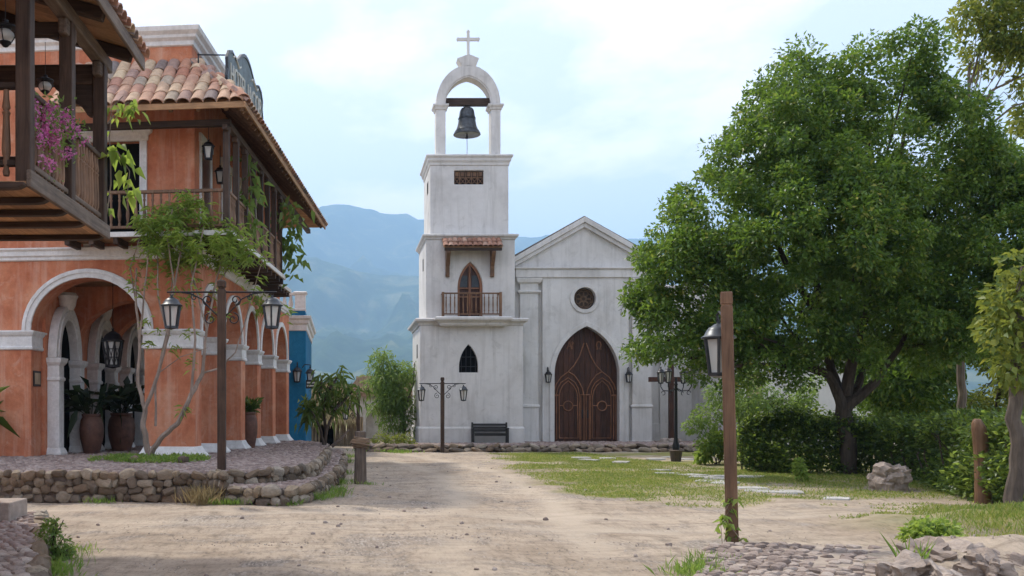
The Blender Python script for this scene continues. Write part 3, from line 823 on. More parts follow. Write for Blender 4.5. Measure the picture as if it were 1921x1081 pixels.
# bell
bp = at(876, 254, YB + .3)
bell = thing('bell', (bp.x, bp.y, bp.z), 'dark bronze bell hanging in the arch on top of the church tower', 'bell')
H = fz(196, YB + .3) - bp.z
prof = [(.0, .05), (.45, .02), (.565, .0), (.585, .02), (.56, .08), (.47, .2), (.41, .34), (.37, .52), (.335, .74), (.30, .92), (.24, 1.0), (.12, 1.04), (.0, 1.05)]
MB().lathe([(r_*.99, z*H*.86) for r_, z in prof], 32, cap=False).build('bell_body', M['bell'], bell, smooth=True)
b = MB()
for zz_ in (.12, .16, .60, .64, .84): 
    rr0 = np.interp(zz_, [.0, .2, .52, .74, 1], [.57, .47, .37, .335, .24]) + .012
    b.lathe([(rr0 - .02, zz_*H*.86 - .012), (rr0 + .006, zz_*H*.86), (rr0 - .02, zz_*H*.86 + .012)], 32, cap=False)
b.build('bands', M['bell'], bell, smooth=True)
MB().tube([(-.09, 0, H*.89), (-.13, 0, H*.95), (-.07, 0, H*1.03), (.07, 0, H*1.03), (.13, 0, H*.95), (.09, 0, H*.89)], .045, 8).build('crown_loop', M['bell'], bell, smooth=True)
MB().lathe([(.0, -.17), (.06, -.14), (.07, -.09), (.03, -.02), (.025, .3)], 10).build('clapper', M['iron'], bell, smooth=True)
MB().tube([(0, 0, -.16), (.01, 0, -.5), (0, 0, -.82)], .013, 6).build('rope', M['rope'], bell)

# nave front
YF = 42.8
L_, R_ = fx(966, YF), fx(1224, YF); xm = (L_ + R_)/2; zt0 = .2
ze = fz(487, YF); zap = fz(413, YF)
dcx = fx(1098.5, YF)
dg = gothic(dcx, 1.386, fz(703, YF), fz(613, YF) - fz(703, YF), 16)
door_h = [(dg[0][0], zt0 + .03)] + dg + [(dg[-1][0], zt0 + .03)]
rz = fz(561, YF); rcx = fx(1095, YF)
rose_h = [(rcx + .47*math.cos(2*PI*k/28), rz + .47*math.sin(2*PI*k/28)) for k in range(28)]
C(MB().plate([(L_, zt0), (R_, zt0), (R_, ze), (xm, zap), (L_, ze)], [door_h, rose_h], XZ, YF, YF + .45), 'front_wall', M['white'])
cp0, cp1 = fx(1016, YF), fx(1177, YF)
C(MB().plate([(cp0, zt0), (cp1, zt0), (cp1, fz(522, YF)), (cp0, fz(522, YF))], [door_h, rose_h], XZ, YF - .2, YF + .01), 'centre_panel', M['white'], .012)
C(MB().box(L_ - .01, R_ + .06, YF - .27, YF + .01, fz(522, YF), fz(507, YF)), 'entablature', M['white'], .012)
C(MB().ring(L_ + .1, R_ - .05, YF - .2, YF - .0, [(.08, fz(507, YF)), (.14, fz(506, YF)), (.15, fz(504, YF)), (.06, fz(503, YF))]), 'string_course', M['white'], .006)
# raking cornice
for sx in (-1, 1):
    e = L_ - .1 if sx < 0 else R_ + .1
    zE = ze - .1*(zap-ze)/(xm-L_)
    C(MB().plate([(e, zE - .12), (xm, zap - .12), (xm, zap + .1), (e, zE + .12)], [], XZ, YF - .24, YF + .02), 'raking_cornice', M['white'], .012)
    C(MB().plate([(e, zE - .3), (xm, zap - .32), (xm, zap - .12), (e, zE - .12)], [], XZ, YF - .15, YF + .02), 'raking_moulding', M['white'], .012)
    C(MB().plate([(e - sx*-.06, zE + .11), (xm, zap + .10), (xm, zap + .16), (e - sx*-.06, zE + .17)], [], XZ, YF - .12, YF + 17), 'nave_roof', M['tile_d'])
C(MB().box(L_, R_ - .1, YF + .45, YF + 16.5, zt0, ze - .02), 'nave_body', M['white'])
C(MB().plate([(L_ + .2, ze - .02), (R_ - .3, ze - .02), (xm, zap - .25)], [], XZ, YF + .45, YF + 16.5), 'nave_gable', M['white'])
# pilasters
for pa, pb in ((974, 1008), (1184, 1219)):
    a, b_ = fx(pa, YF), fx(pb, YF)
    C(MB().box(a, b_, YF - .2, YF + .01, fz(766, YF), fz(552, YF)), 'pilaster', M['white'], .012)
    C(MB().box(a, b_, YF - .21, YF + .01, fz(546, YF), fz(533, YF)), 'pilaster', M['white'], .01)
    C(MB().ring(a, b_, YF - .18, YF - .02, [(.02, fz(552, YF)), (.10, fz(550, YF)), (.11, fz(547, YF)), (.03, fz(545.5, YF))]), 'capital', M['white'], .006)
    C(MB().ring(a, b_, YF - .18, YF - .02, [(.02, fz(534, YF)), (.12, fz(531, YF)), (.15, fz(526, YF)), (.16, fz(523, YF))]), 'capital', M['white'], .006)
    C(MB().ring(a, b_, YF - .2, YF - .02, [(.03, fz(766, YF)), (.07, fz(764, YF)), (.07, fz(761, YF)), (.01, fz(759, YF))]), 'pedestal_cap', M['white'], .006)
    C(MB().box(a - .02, b_ + .02, YF - .23, YF + .01, zt0, fz(766, YF) + .01), 'pedestal', M['white'], .012)
    C(MB().box(a - .08, b_ + .08, YF - .28, YF + .01, zt0, zt0 + .12), 'pedestal_foot', M['white'], .012)
# door surround
do = gothic(dcx, 1.386, fz(703, YF), fz(613, YF) - fz(703, YF), 16, .2)
C(MB().band([(dg[0][0], zt0)] + dg + [(dg[-1][0], zt0)], [(do[0][0], zt0)] + do + [(do[-1][0], zt0)], XZ, YF - .26, YF - .19), 'door_surround', M['white'], .012)
# round window with carved rosette
rg0 = [(rcx + .47*math.cos(PI*k/24), rz + .47*math.sin(PI*k/24)) for k in range(49)]
rg1 = [(rcx + .63*math.cos(PI*k/24), rz + .63*math.sin(PI*k/24)) for k in range(49)]
C(MB().band(rg0, rg1, XZ, YF - .25, YF - .19), 'window_ring', M['white'], .012)
rs = C(MB().plate(rose_h, [], XZ, YF + .04, YF + .08), 'round_window', M['wood_x'])
b = MB()
for k in range(8):
    a = PI*k/4 + PI/8
    c_ = Vector((rcx + .24*math.cos(a), YF + .03, rz + .24*math.sin(a)))
    b.tube([c_ + Vector((math.cos(t_)*.11, 0, math.sin(t_)*.11)) for t_ in np.linspace(0, 2*PI, 13)], .022, 6)
b.tube([Vector((rcx + math.cos(t_)*.1, YF + .03, rz + math.sin(t_)*.1)) for t_ in np.linspace(0, 2*PI, 13)], .03, 6)
b.tube([Vector((rcx + math.cos(t_)*.41, YF + .03, rz + math.sin(t_)*.41)) for t_ in np.linspace(0, 2*PI, 25)], .03, 6)
C(b, 'rosette', M['midwood'], par=rs, smooth=True)
# the great door: planks, mouldings
YD = YF + .12
door = C(MB().plate(door_h, [], XZ, YD + .05, YD + .1), 'door', M['dark'])
xl, xr = dcx - 1.38, dcx + 1.38; NPL = 12
for k in range(NPL):
    a = xl + (xr-xl)*k/NPL + .006; b_ = xl + (xr-xl)*(k+1)/NPL - .006
    xs_ = sorted([a, b_] + [p[0] for p in dg if a < p[0] < b_])
    top = [(x, np.interp(x, [p[0] for p in dg], [p[1] for p in dg]) - .004) for x in xs_]
    C(MB().plate([(a, zt0 + .04), (b_, zt0 + .04)] + top[::-1], [], XZ, YD + rnd.uniform(-.008, .008), YD + .05), 'plank', M['doorwood'], par=door)
def dz(x, y): return (fx(1020 + x*.2219, YF), YD - .025, fz(600 + y*.2222, YF))
def mould(pts, r, name='moulding', mat=None):
    for mir in (0, 1):
        q = [dz(708 - x if mir else x, y) for x, y in pts]
        C(MB().tube(q, r, 6), name, mat or M['doortrim'], par=door, smooth=True)
mould([(95, 590), (112, 540), (150, 485), (212, 438), (262, 385), (305, 310), (345, 195)], .026)
mould([(215, 440), (262, 468), (300, 520), (330, 580), (343, 640)], .026)
mould([(135, 1000), (134, 640), (142, 600), (165, 555), (210, 515), (255, 555), (280, 600), (290, 640), (294, 1000), (135, 1000)], .022)
mould([(112, 1010), (110, 640), (122, 580), (150, 530), (210, 490), (268, 530), (295, 580), (306, 640), (308, 1010)], .020)
mould([(210 + 40*math.cos(t_), 728 + 40*math.sin(t_)) for t_ in np.linspace(0, 2*PI, 17)], .026, 'roundel')
mould([(135, 725), (170, 725)], .02); mould([(250, 725), (293, 725)], .02)
mould([(88, 638), (128, 638)], .03); mould([(312, 634), (350, 634)], .03)
mould([(92, 640), (92, 1015)], .022); mould([(345, 640), (345, 1015)], .024); mould([(318, 640), (318, 1012)], .02)
for mir in (0, 1):
    q = [dz(708 - x if mir else x, y) for x, y in ((332, 760), (332, 830))]
    C(MB().bar(q[0], q[1], .07, .05, (0, 1, 0)), 'handle', M['iron'], par=door, bevel=.01)
# carved letters high on the door leaves
for cx_, st in ((225, [((-24, 32), (-4, -32)), ((-4, -32), (14, 32)), ((-16, 8), (8, 8)), ((18, 32), (18, -32)), ((18, -32), (30, -20)), ((30, -20), (18, 0))]),
                (470, [((-22, 32), (-8, 32)), ((-8, 32), (-20, 0)), ((-20, 0), (-14, -26)), ((-14, -26), (0, -32)), ((0, -32), (14, -26)), ((14, -26), (20, 0)), ((20, 0), (8, 32)), ((8, 32), (22, 32))])):
    b = MB()
    for (ax, ay), (bx_, by_) in st: b.bar(dz(cx_ + ax, 215 + ay), dz(cx_ + bx_, 215 + by_), .04, .045, (0, 1, 0))
    C(b, 'carved_letter', M['doortrim'], par=door)
C(MB().box(dcx - 1.5, dcx + 1.5, YF - .25, YD + .1, zt0, zt0 + .045), 'threshold', M['wood_x'])
# hairline crack in the plaster by the right pilaster
b = MB(); yk = YF - .203
for pts in ([(1174, 560), (1172, 572), (1166, 580), (1164, 592)], [(1172, 572), (1168, 574), (1162, 573)], [(1166, 580), (1160, 583)], [(1173, 566), (1176, 563)]):
    b.tube([(fx(a, yk), yk, fz(z, yk)) for a, z in pts], .009, 4)
C(b, 'plaster_crack', M['iron_grey'])
# right wing
YW = 44.6
w0, w1 = R_ - .2, fx(1345, YW)
C(MB().box(w0, w1, YW, YW + 12, .2, fz(548, YW)), 'wing_wall', M['white'], .03)
C(MB().ring(w0, w1, YW, YW + 12, [(.0, fz(548, YW)), (.1, fz(545, YW)), (.16, fz(538, YW)), (.1, fz(535, YW))]), 'cornice', M['white'], .008)
for pa, pb in ((1236, 1246), (1262, 1296), (1312, 1330)):
    C(MB().box(fx(pa, YW), fx(pb, YW), YW - .16, YW + .01, .2, fz(560, YW)), 'buttress', M['white'], .02)
C(MB().box(w0, w1 + .04, YW - .12, YW + .01, .2, fz(795, YW)), 'plinth', M['white'], .02)

# ------------------------------------------------------------------ orange arcaded hotel (local: x to the right along the front, y into depth)
TH = R(6)
hotel = thing('hotel', (-3.31, 22.5, 0), 'two storey orange stucco building with white arches and tiled wooden balcony', 'building', None, -TH)
def Hh(mb, name, mat, bevel=0, par=None, **k): return mb.build(name, mat, par or hotel, bevel=bevel, **k)
def hloc(u, v, z):
    return Vector((-3.31 + u*math.cos(TH) + v*math.sin(TH), 22.5 - u*math.sin(TH) + v*math.cos(TH), z))
F0 = .48
ZSP = 3.39
YZ = lambda a, d, z: (d, a, z)          # side walls: outline in (depth, height)
fa = ellipse(-2.505, 1.335, ZSP, 1.2)
front = [(-8.5, F0), (-3.84, F0)] + fa + [(-1.17, F0), (0, F0), (0, 5.0), (-8.5, 5.0)]
Hh(MB().plate(front, [], XZ, 0, .6), 'front_wall', M['orange'], .02)
fo_ = ellipse(-2.505, 1.335 + .22, ZSP, 1.2 + .21)
Hh(MB().band(fa, fo_, XZ, -.05, .01), 'archivolt', M['trim'], .012)
fo2 = ellipse(-2.505, 1.335 + .12, ZSP, 1.2 + .11)
fo3 = ellipse(-2.505, 1.335 + .19, ZSP, 1.2 + .18)
Hh(MB().band(fo2, fo3, XZ, -.075, -.048), 'archivolt_moulding', M['trim'], .008)
# imposts and pedestal shoes of the corner pier and left pier
def impost(u0, u1, v0, v1, nm='impost'):
    Hh(MB().ring(u0, u1, v0, v1, [(.02, 2.95), (.05, 2.97), (.05, 3.02), (.03, 3.04), (.03, 3.26), (.07, 3.30), (.10, 3.36), (.10, ZSP), (.02, ZSP + .015)]), nm, M['trim'], .008)
impost(-8.5, -3.84, 0, .6); impost(-1.17, 0, 0, .63)
def shoe(u0, u1, v0, v1):
    Hh(MB().ring(u0, u1, v0, v1, [(.14, F0 - .02), (.15, F0 + .05), (.08, F0 + .13), (.03, F0 + .22), (.015, F0 + .26)]), 'pier_foot', M['trim'], .01)
shoe(-1.17, 0, 0, .63)
# side arcade
piers = [(0, .63), (2.5, 3.0), (5.15, 5.7), (7.55, 8.1), (10.2, 10.75), (13.05, 13.6)]
outl = [(.6, F0), (.63, F0)]
arcs = []
for (a0, a1), (b0, b1) in zip(piers[:-1], piers[1:]):
    c_ = (a1 + b0)/2; h_ = (b0 - a1)/2
    e = ellipse(c_, h_, ZSP, 1.08, 18)
    arcs.append((c_, h_)); outl += e + [(b0, F0), (b1, F0)]
outl = [p for i, p in enumerate(outl) if i == 0 or p != outl[i-1]]
Hh(MB().plate(outl + [(13.6, 5.0), (.6, 5.0)], [], YZ, -.6, 0), 'arcade_wall', M['orange'], .02)
for c_, h_ in arcs:
    Hh(MB().band(ellipse(c_, h_, ZSP, 1.08), ellipse(c_, h_ + .16, ZSP, 1.08 + .16), YZ, -.01, .045), 'archivolt', M['trim'], .01)
for a0, a1 in piers[1:]:
    impost(-.6, 0, a0, a1); shoe(-.6, 0, a0, a1)
# corridor behind the arcade
Hh(MB().box(-8.5, -3.75, .6, 13.6, F0, 5.0), 'corridor_wall', M['orange'])
Hh(MB().box(-3.75, -.6, .6, 13.6, 4.72, 4.78), 'corridor_ceiling', M['boardy'])
Hh(MB().box(-3.75, -.6, 13.3, 13.6, F0, 4.72), 'corridor_end', M['orange'])
Hh(MB().box(-3.75, -.01, .05, 13.55, F0 - .2, F0 - .005), 'corridor_floor', M['mortar'])
for a0, a1 in piers[1:5]:
    am = (a0 + a1)/2
    e = ellipse(-2.175, 1.575, 3.1, 1.25)
    Hh(MB().plate([(-3.75, F0)] + [(-3.75, 3.1)] + e[1:-1] + [(-.6, 3.1), (-.6, 4.72), (-3.75, 4.72)], [], XZ, am - .22, am + .22), 'cross_arch', M['orange'], .015)
# doorways along the corridor: columns, curved white heads, dark openings
for m_ in range(5):
    v0 = .72 + 2.62*m_
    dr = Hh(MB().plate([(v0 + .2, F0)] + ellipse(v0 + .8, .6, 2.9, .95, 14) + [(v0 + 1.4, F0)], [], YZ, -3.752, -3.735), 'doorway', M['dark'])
    for vv in (v0, v0 + 1.36):
        Hh(MB().ring(-3.76, -3.46, vv, vv + .3, [(.06, F0), (.07, F0 + .06), (.03, F0 + .16), (.0, F0 + .2), (0, 2.25), (.03, 2.28), (.03, 2.33), (0, 2.36), (.0, 2.62), (.06, 2.70), (.08, 2.80), (.0, 2.82)]), 'column', M['trim'], .008, dr)
    Hh(MB().band(ellipse(v0 + .83, .55, 2.82, .95), ellipse(v0 + .83, .85, 2.82, 1.3), YZ, -3.74, -3.52), 'arch_head', M['trim'], .01, dr)
    Hh(MB().band(ellipse(v0 + .83, .62, 2.82, 1.05), ellipse(v0 + .83, .74, 2.82, 1.18), YZ, -3.525, -3.49), 'arch_moulding', M['trim'], .006, dr)
    Hh(MB().lathe([(.0, -.26), (.14, -.2), (.2, -.08), (.22, .05), (.26, .14), (.2, .22), (.0, .24)], 14, (-3.58, v0 + .83, 4.22)), 'scroll_keystone', M['trim'], 0, dr, smooth=True)
pl = Hh(MB().box(-3.845, -3.815, .10, .50, 2.12, 2.48), 'wall_plaque', M['iron'])
Hh(MB().box(-3.84, -3.808, .15, .45, 2.17, 2.43), 'plaque_tile', M['hutwood'], 0, pl)
# storey cornice
Hh(MB().ring(-8.5, 0, 0, 13.6, [(.02, 4.99), (.05, 5.01), (.05, 5.07), (.09, 5.1), (.09, 5.2), (.14, 5.24), (.14, 5.275), (.05, 5.28)]), 'cornice', M['trim'], .008)
# upper storey
UZ0, UZ1 = 5.28, 9.5
VE = 11.6
dl, dr_ = -2.42, -1.27
dhole = [(dl, 5.42), (dr_, 5.42), (dr_, 7.68), (dl, 7.68)]
Hh(MB().plate([(-8.5, UZ0), (0, UZ0), (0, UZ1), (-8.5, UZ1)], [dhole], XZ, 0, .3), 'upper_front_wall', M['orange'], .02)
sdoors = [(.55, 1.45), (2.75, 3.65), (4.95, 5.85), (7.2, 8.1)]
Hh(MB().plate([(.3, UZ0), (VE, UZ0), (VE, UZ1), (.3, UZ1)], [[(a, 5.42), (b_, 5.42), (b_, 7.75), (a, 7.75)] for a, b_ in sdoors], YZ, -.3, 0), 'upper_side_wall', M['orange'], .0)
Hh(MB().box(-8.5, -.3, VE - .3, VE, UZ0, UZ1), 'rear_wall', M['orange'])
ud = Hh(MB().box(dl, dr_, .2, .24, 5.42, 7.68), 'balcony_door', M['dark'])  # black sheet painted as the unlit inside of the door opening
b = MB().box(dl - .17, dl, -.05, .06, 5.3, 7.68).box(dr_, dr_ + .17, -.05, .06, 5.3, 7.68)
Hh(b, 'door_jamb', M['trim'], .01, ud)
Hh(MB().ring(dl - .18, dr_ + .18, -.05, .05, [(0, 7.68), (.02, 7.7), (.02, 7.8), (.1, 7.86), (.12, 7.93), (.04, 7.95)]), 'door_lintel', M['trim'], .008, ud)
for a, b_ in sdoors:
    q = Hh(MB().box(-.24, -.2, a, b_, 5.42, 7.75), 'balcony_door', M['iron_grey'])
    Hh(MB().box(-.2, .04, a - .13, a, 5.3, 7.75).box(-.2, .04, b_, b_ + .13, 5.3, 7.75).box(-.2, .06, a - .17, b_ + .17, 7.75, 7.95), 'door_jamb', M['trim'], .01, q)
# parapet
Hh(MB().box(-8.5, -.08, .06, VE, UZ1, 9.84), 'parapet', M['orange'], .02)
Hh(MB().ring(-8.5, -.08, .06, VE, [(.0, 9.82), (.04, 9.84), (.05, 9.93), (.12, 9.99), (.13, 10.05), (.2, 10.12), (.22, 10.22), (.12, 10.26)]), 'parapet_cornice', M['trim'], .008)
# balcony floor and joists
BU, BV = 1.02, -.92
BEND = 6.45
Hh(MB().plate([(-2.9, BV), (BU, BV), (BU, BEND), (.02, BEND), (.02, -.02), (-2.9, -.02)], [], idm, 5.36, 5.42), 'balcony_floor', M['boardy'])
Hh(MB().box(-2.9, BU + .03, BV - .03, BV + .02, 5.34, 5.45), 'slab_edge', M['trim'], .008)
Hh(MB().box(BU - .02, BU + .03, BV + .021, BEND, 5.34, 5.45), 'slab_edge', M['trim'], .008)
for k in range(12):
    vv = -.6 + k*.62
    Hh(MB().box(.02, BU - .03, vv, vv + .11, 5.2, 5.358), 'joist', M['wood_x'], .01)
for k in range(7):
    uu = -2.7 + k*.55
    Hh(MB().box(uu, uu + .11, BV + .03, -.15, 5.2, 5.358), 'joist', M['wood_y'], .01)
Hh(MB().box(.02, .72, 7.2, 9.6, 5.34, 5.45), 'slab_edge', M['trim'], .008)
for k in range(5): Hh(MB().box(.02, .68, 7.3 + k*.5, 7.42 + k*.5, 5.2, 5.338), 'joist', M['wood_x'], .01)
# posts, plates and railing
PU = .91; PV = -.81
ptm = MB().box(-.065, .065, -.065, .065, 5.4, 7.72).mesh('post', M['wood_z'])
posts = [(PU, PV + i*1.0) for i in range(8)] + [(-2.75, PV)]
for u, v in posts: link('post', ptm, hotel, (u, v, 0))
for u, v in posts: Hh(MB().box(u - .06, u + .06, v - .2, v + .2, 7.6, 7.716), 'post_bracket', M['wood_y'], .02)
Hh(MB().box(-2.9, PU + .1, PV - .07, PV + .07, 7.72, 7.86), 'wall_plate', M['wood_x'], .01)
Hh(MB().box(PU - .07, PU + .07, PV + .08, VE + .6, 7.72, 7.86), 'wall_plate', M['wood_y'], .01)
Hh(MB().box(-2.9, PU, PV - .045, PV + .045, 6.3, 6.37), 'handrail', M['spindle'], .012)
Hh(MB().box(PU - .045, PU + .045, PV, 6.2, 6.302, 6.368), 'handrail', M['spindle'], .012)
Hh(MB().box(-2.9, PU, PV - .035, PV + .035, 5.54, 5.6), 'bottom_rail', M['spindle'], .01)
Hh(MB().box(PU - .035, PU + .035, PV, 6.2, 5.541, 5.599), 'bottom_rail', M['spindle'], .01)
bal = MB().lathe([(.032, 0), (.032, .05), (.02, .08), (.03, .14), (.043, .22), (.04, .28), (.024, .42), (.022, .52), (.034, .57), (.02, .6), (.03, .64), (.03, .71)], 10).mesh('baluster', M['spindle'], True)
k = 0
uu = -2.6
while uu < PU - .12:
    link('baluster', bal, hotel, (uu, PV, 5.595)); uu += .187
vv = PV + .17
while vv < 6.2:
    if all(abs(vv - p[1]) > .09 for p in posts): link('baluster', bal, hotel, (PU, vv, 5.595))
    vv += .16
# roof
EU, EV, EZ, RZ = 1.42, -1.42, 8.02, 9.28
VF = 12.6
RL = -2.85
def slab(p4, th, name, mat):
    d = Vector((0, 0, th)); a = [Vector(p) for p in p4]
    Hh(MB().add(a + [p + d for p in a], [(3,2,1,0),(4,5,6,7),(0,1,5,4),(1,2,6,5),(2,3,7,6),(3,0,4,7)]), name, mat)
slab([(RL, EV, EZ - .02), (EU, EV, EZ - .02), (0, 0, RZ - .02), (RL, 0, RZ - .02)], .05, 'roof_boards', M['board'])
slab([(EU, EV, EZ - .02), (EU, VF, EZ - .02), (0, VF - 1.42, RZ - .02), (0, 0, RZ - .02)], .05, 'roof_boards', M['boardy'])
slab([(EU, VF, EZ - .02), (-4, VF, EZ - .02), (-4, VF - 1.42, RZ - .02), (0, VF - 1.42, RZ - .02)], .05, 'roof_boards', M['board'])
Hh(MB().box(RL, EU, EV - .04, EV, EZ - .10, EZ + .03), 'fascia', M['board'], .008)
Hh(MB().box(EU, EU + .04, EV - .04, VF, EZ - .10, EZ + .03), 'fascia', M['boardy'], .008)
sl_ = math.atan2(RZ - EZ, -EV)
def rafter(p, q, m): Hh(MB().bar(p, q, .08, .09), 'rafter', M['midwood'])
for k in range(32):
    v = EV + .35 + k*.43
    t0_ = max(0, (-v)/1.42) if v < 0 else 0
    if v > VF - .3: break
    rafter((EU - .06, v, EZ - .09), (max(0, EU*t0_) + .02, v, RZ - .09 - (RZ - EZ)*t0_), 'wood_x')
for k in range(7):
    u = EU - .4 - k*.6
    t0_ = max(0, u/1.42)
    rafter((u, EV + .06, EZ - .09), (u, -1.42*t0_ - .02, RZ - .09 - (RZ-EZ)*t0_), 'wood_y')
rafter((EU - .04, EV + .04, EZ - .11), (0, 0, RZ - .11), 'wood_y')
TBM = tile_mesh('roof_tile', M['tile'], .31, .46, 6, .022)
rows = 5; LEN = math.hypot(EV, RZ - EZ); st = LEN / rows
for r_ in range(rows):
    t_ = r_ / rows
    um = EU * (1 - t_) - .02
    u = RL + .13
    while u < um:
        link('roof_tile', TBM, hotel, (u + rnd.uniform(-.012, .012), EV*(1 - t_) - .05, EZ + .035 + (RZ - EZ)*t_ + .012*r_), (sl_ + .05 + rnd.uniform(-.03, .03), rnd.uniform(-.05, .05), rnd.uniform(-.035, .035)))
        u += .285
hipd = Vector((-EU, -EV, RZ - EZ)); hl = hipd.length
for k in range(6):
    p = Vector((EU, EV, EZ + .09)) + hipd*(k/6)
    link('roof_tile', TBM, hotel, p, (math.asin(hipd.z/hl) + .08, 0, math.atan2(hipd.y, hipd.x) - PI/2), (1.0, 1.05, 1))
v = EV + .13
while v < VF:
    link('roof_tile', TBM, hotel, (EU + .05, v, EZ + .035), (sl_ + rnd.uniform(-.04, .04), rnd.uniform(-.04, .04), PI/2 + rnd.uniform(-.04, .04)))
    v += .262
sv = []
for r_ in range(1, rows):
    t_ = r_ / rows; v = EV*(1-t_) + .13
    while v < VF - 1.42*t_:
        sv.append((v, t_)); v += .262
b = MB()
base_v = [tuple(x.co) for x in TBM.vertices]; base_f = [tuple(p.vertices) for p in TBM.polygons]
for v, t_ in sv:
    mtx = Matrix.Translation((EU*(1-t_) + .04, v, EZ + .05 + (RZ-EZ)*t_)) @ Matrix.Rotation(PI/2, 4, 'Z') @ Matrix.Rotation(sl_, 4, 'X')
    b.add([mtx @ Vector(p) for p in base_v], base_f)
tag(b.build('roof_tiles', M['tile_i'], hotel, fix=False), None, None, None, 'stuff')
# sign on the roof
sg = thing('hotel_sign', hloc(.8, -.45, 8.5), 'grey blue scalloped signboard with raised lettering above the tiled eave', 'sign', None, -TH - R(3.5))
SL = 3.2
def sgo(s_):
    pts = []
    half = [(0, .0), (-.03, .45), (.04, .62), (.0, .86), (.15, 1.06), (.38, 1.14), (.6, 1.08), (.72, 1.04), (.84, 1.10), (1.0, 1.20), (1.2, 1.34), (1.4, 1.42), (1.6, 1.45)]
    pts = [(a, z) for a, z in half] + [(SL - a, z) for a, z in half[-2::-1]]
    cx_, cz_ = SL/2, .6
    return [(cx_ + (a-cx_)*s_, cz_ + (z-cz_)*(1 - (1-s_)*2.2)) for a, z in pts]
MB().plate(sgo(.965), [], YZ, .0, .05).build('board', M['sign'], sg)
MB().plate(sgo(1.0), [sgo(.955)], YZ, -.005, .07).build('frame', M['iron_grey'], sg, bevel=.01)
for i_, (txt, w_) in enumerate((('HOTEL JACOB', 3.0), )):
    cu = bpy.data.curves.new('lettering', 'FONT'); cu.body = txt; cu.size = .52; cu.extrude = .012; cu.align_x = 'CENTER'; cu.align_y = 'CENTER'
    cu.materials.append(M['letter'])
    tmp = bpy.data.objects.new('lettering', cu); COL.objects.link(tmp)
    bpy.context.view_layer.update()
    tme = bpy.data.meshes.new_from_object(tmp.evaluated_get(bpy.context.evaluated_depsgraph_get()))
    bpy.data.objects.remove(tmp)
    link('lettering', tme, sg, (.064, SL/2, .56), (PI/2, 0, PI/2), (.84, 1.25, 1))
b = MB()
for vv in (.8, 2.4):
    b.tube([(.06, vv - .35, 1.0), (.06, vv - .2, 1.08), (.06, vv, 1.0), (.06, vv + .15, .92), (.06, vv + .3, 1.0)], .025, 6)
b.build('scrollwork', M['letter'], sg, smooth=True)
for vv in (.15, 3.0):
    b = MB().tube([(.0, vv, .95), (-.68, vv, 1.0)], .018, 6); b.tube([(-.66, vv, 1.02), (-.66, vv, .45)], .018, 6)
    b.tube([(-.02, vv, .9), (-.02, vv, -.05)], .02, 6)
    b.build('bracket', M['iron'], sg)

# ------------------------------------------------------------------ near timber balcony house at the left edge
TB = R(1.7)
house = thing('balcony_house', (-3.03, 9.7, 0), 'weathered timber balcony with turned balusters and tiled roof, top left', 'balcony', None, -TB)
def bloc(x, y, z): return Vector((-3.03 + x*math.cos(TB) + y*math.sin(TB), 9.7 - x*math.sin(TB) + y*math.cos(TB), z))
def Bh(mb, name, mat, bevel=0, par=None, **k): return mb.build(name, mat, par or house, bevel=bevel, **k)
Bh(MB().box(-4, -1.55, -4, 2.95, 0, 7.2), 'wall', M['orange'], .02)
BD = 2.86
for y in (0, 1.36, BD - .15): Bh(MB().box(-.15, 0, y, y + .145, 3.74, 5.86), 'post', M['wood_z'], .012)
for y in (0, 1.36, BD - .15):
    Bh(MB().box(-.13, -.02, y - .12, y + .27, 5.68, 5.86), 'post_bracket', M['greywood'], .03)
Bh(MB().box(-.15, .0, -1.2, BD + .25, 5.86, 6.02), 'wall_plate', M['greywood'], .015)
# floor: boards laid side by side, joists with rounded noses
x = -1.55; i = 0
while x < -.02:
    Bh(MB().box(x + .004, min(x + .2, -.01), -.05, BD, 3.72, 3.75), 'floor_board', M['boardy']); x += .2
Bh(MB().box(-.02, .03, -.06, BD + .02, 3.69, 3.86), 'fascia', M['greywood'], .01)
for y in (-.16, .52, 1.14, 1.82, 2.66):
    Bh(MB().plate([(-1.55, 3.655), (-.14, 3.655), (-.06, 3.665), (-.01, 3.69), (-.01, 3.718), (-1.55, 3.718)], [], XZ, y, y + .11), 'joist', M['wood_x'], .01)
# railings
Bh(MB().box(-.115, -.03, .14, BD - .14, 4.66, 4.72), 'handrail', M['wood_y'], .012)
Bh(MB().box(-.11, -.04, .14, BD - .14, 3.93, 3.99), 'bottom_rail', M['greywood'], .012)
bn = MB().lathe([(.022, -.14), (.03, -.1), (.02, -.06), (.034, -.03), (.034, .0), (.022, .03), (.034, .07), (.036, .12), (.03, .3), (.026, .44), (.034, .47), (.022, .49), (.034, .52), (.024, .6), (.022, .69)], 10).mesh('baluster', M['spindle'], True)
y = .2
while y < BD - .16:
    if not (1.33 < y < 1.52): link('baluster', bn, house, (-.075, y, 3.975))
    y += .115
Bh(MB().box(-1.55, -.15, .03, .115, 4.68, 4.74), 'handrail', M['wood_x'], .012)
Bh(MB().box(-1.55, -.15, .035, .11, 3.92, 3.98), 'bottom_rail', M['wood_x'], .012)
for k in range(5):
    link('baluster', bn, house, (-.26 - k*.24, .07, 3.97), None, (1.25, 1.25, 1.02))
Bh(MB().box(-1.55, -.15, BD - .12, BD - .04, 4.661, 4.719), 'handrail', M['wood_x'], .012)
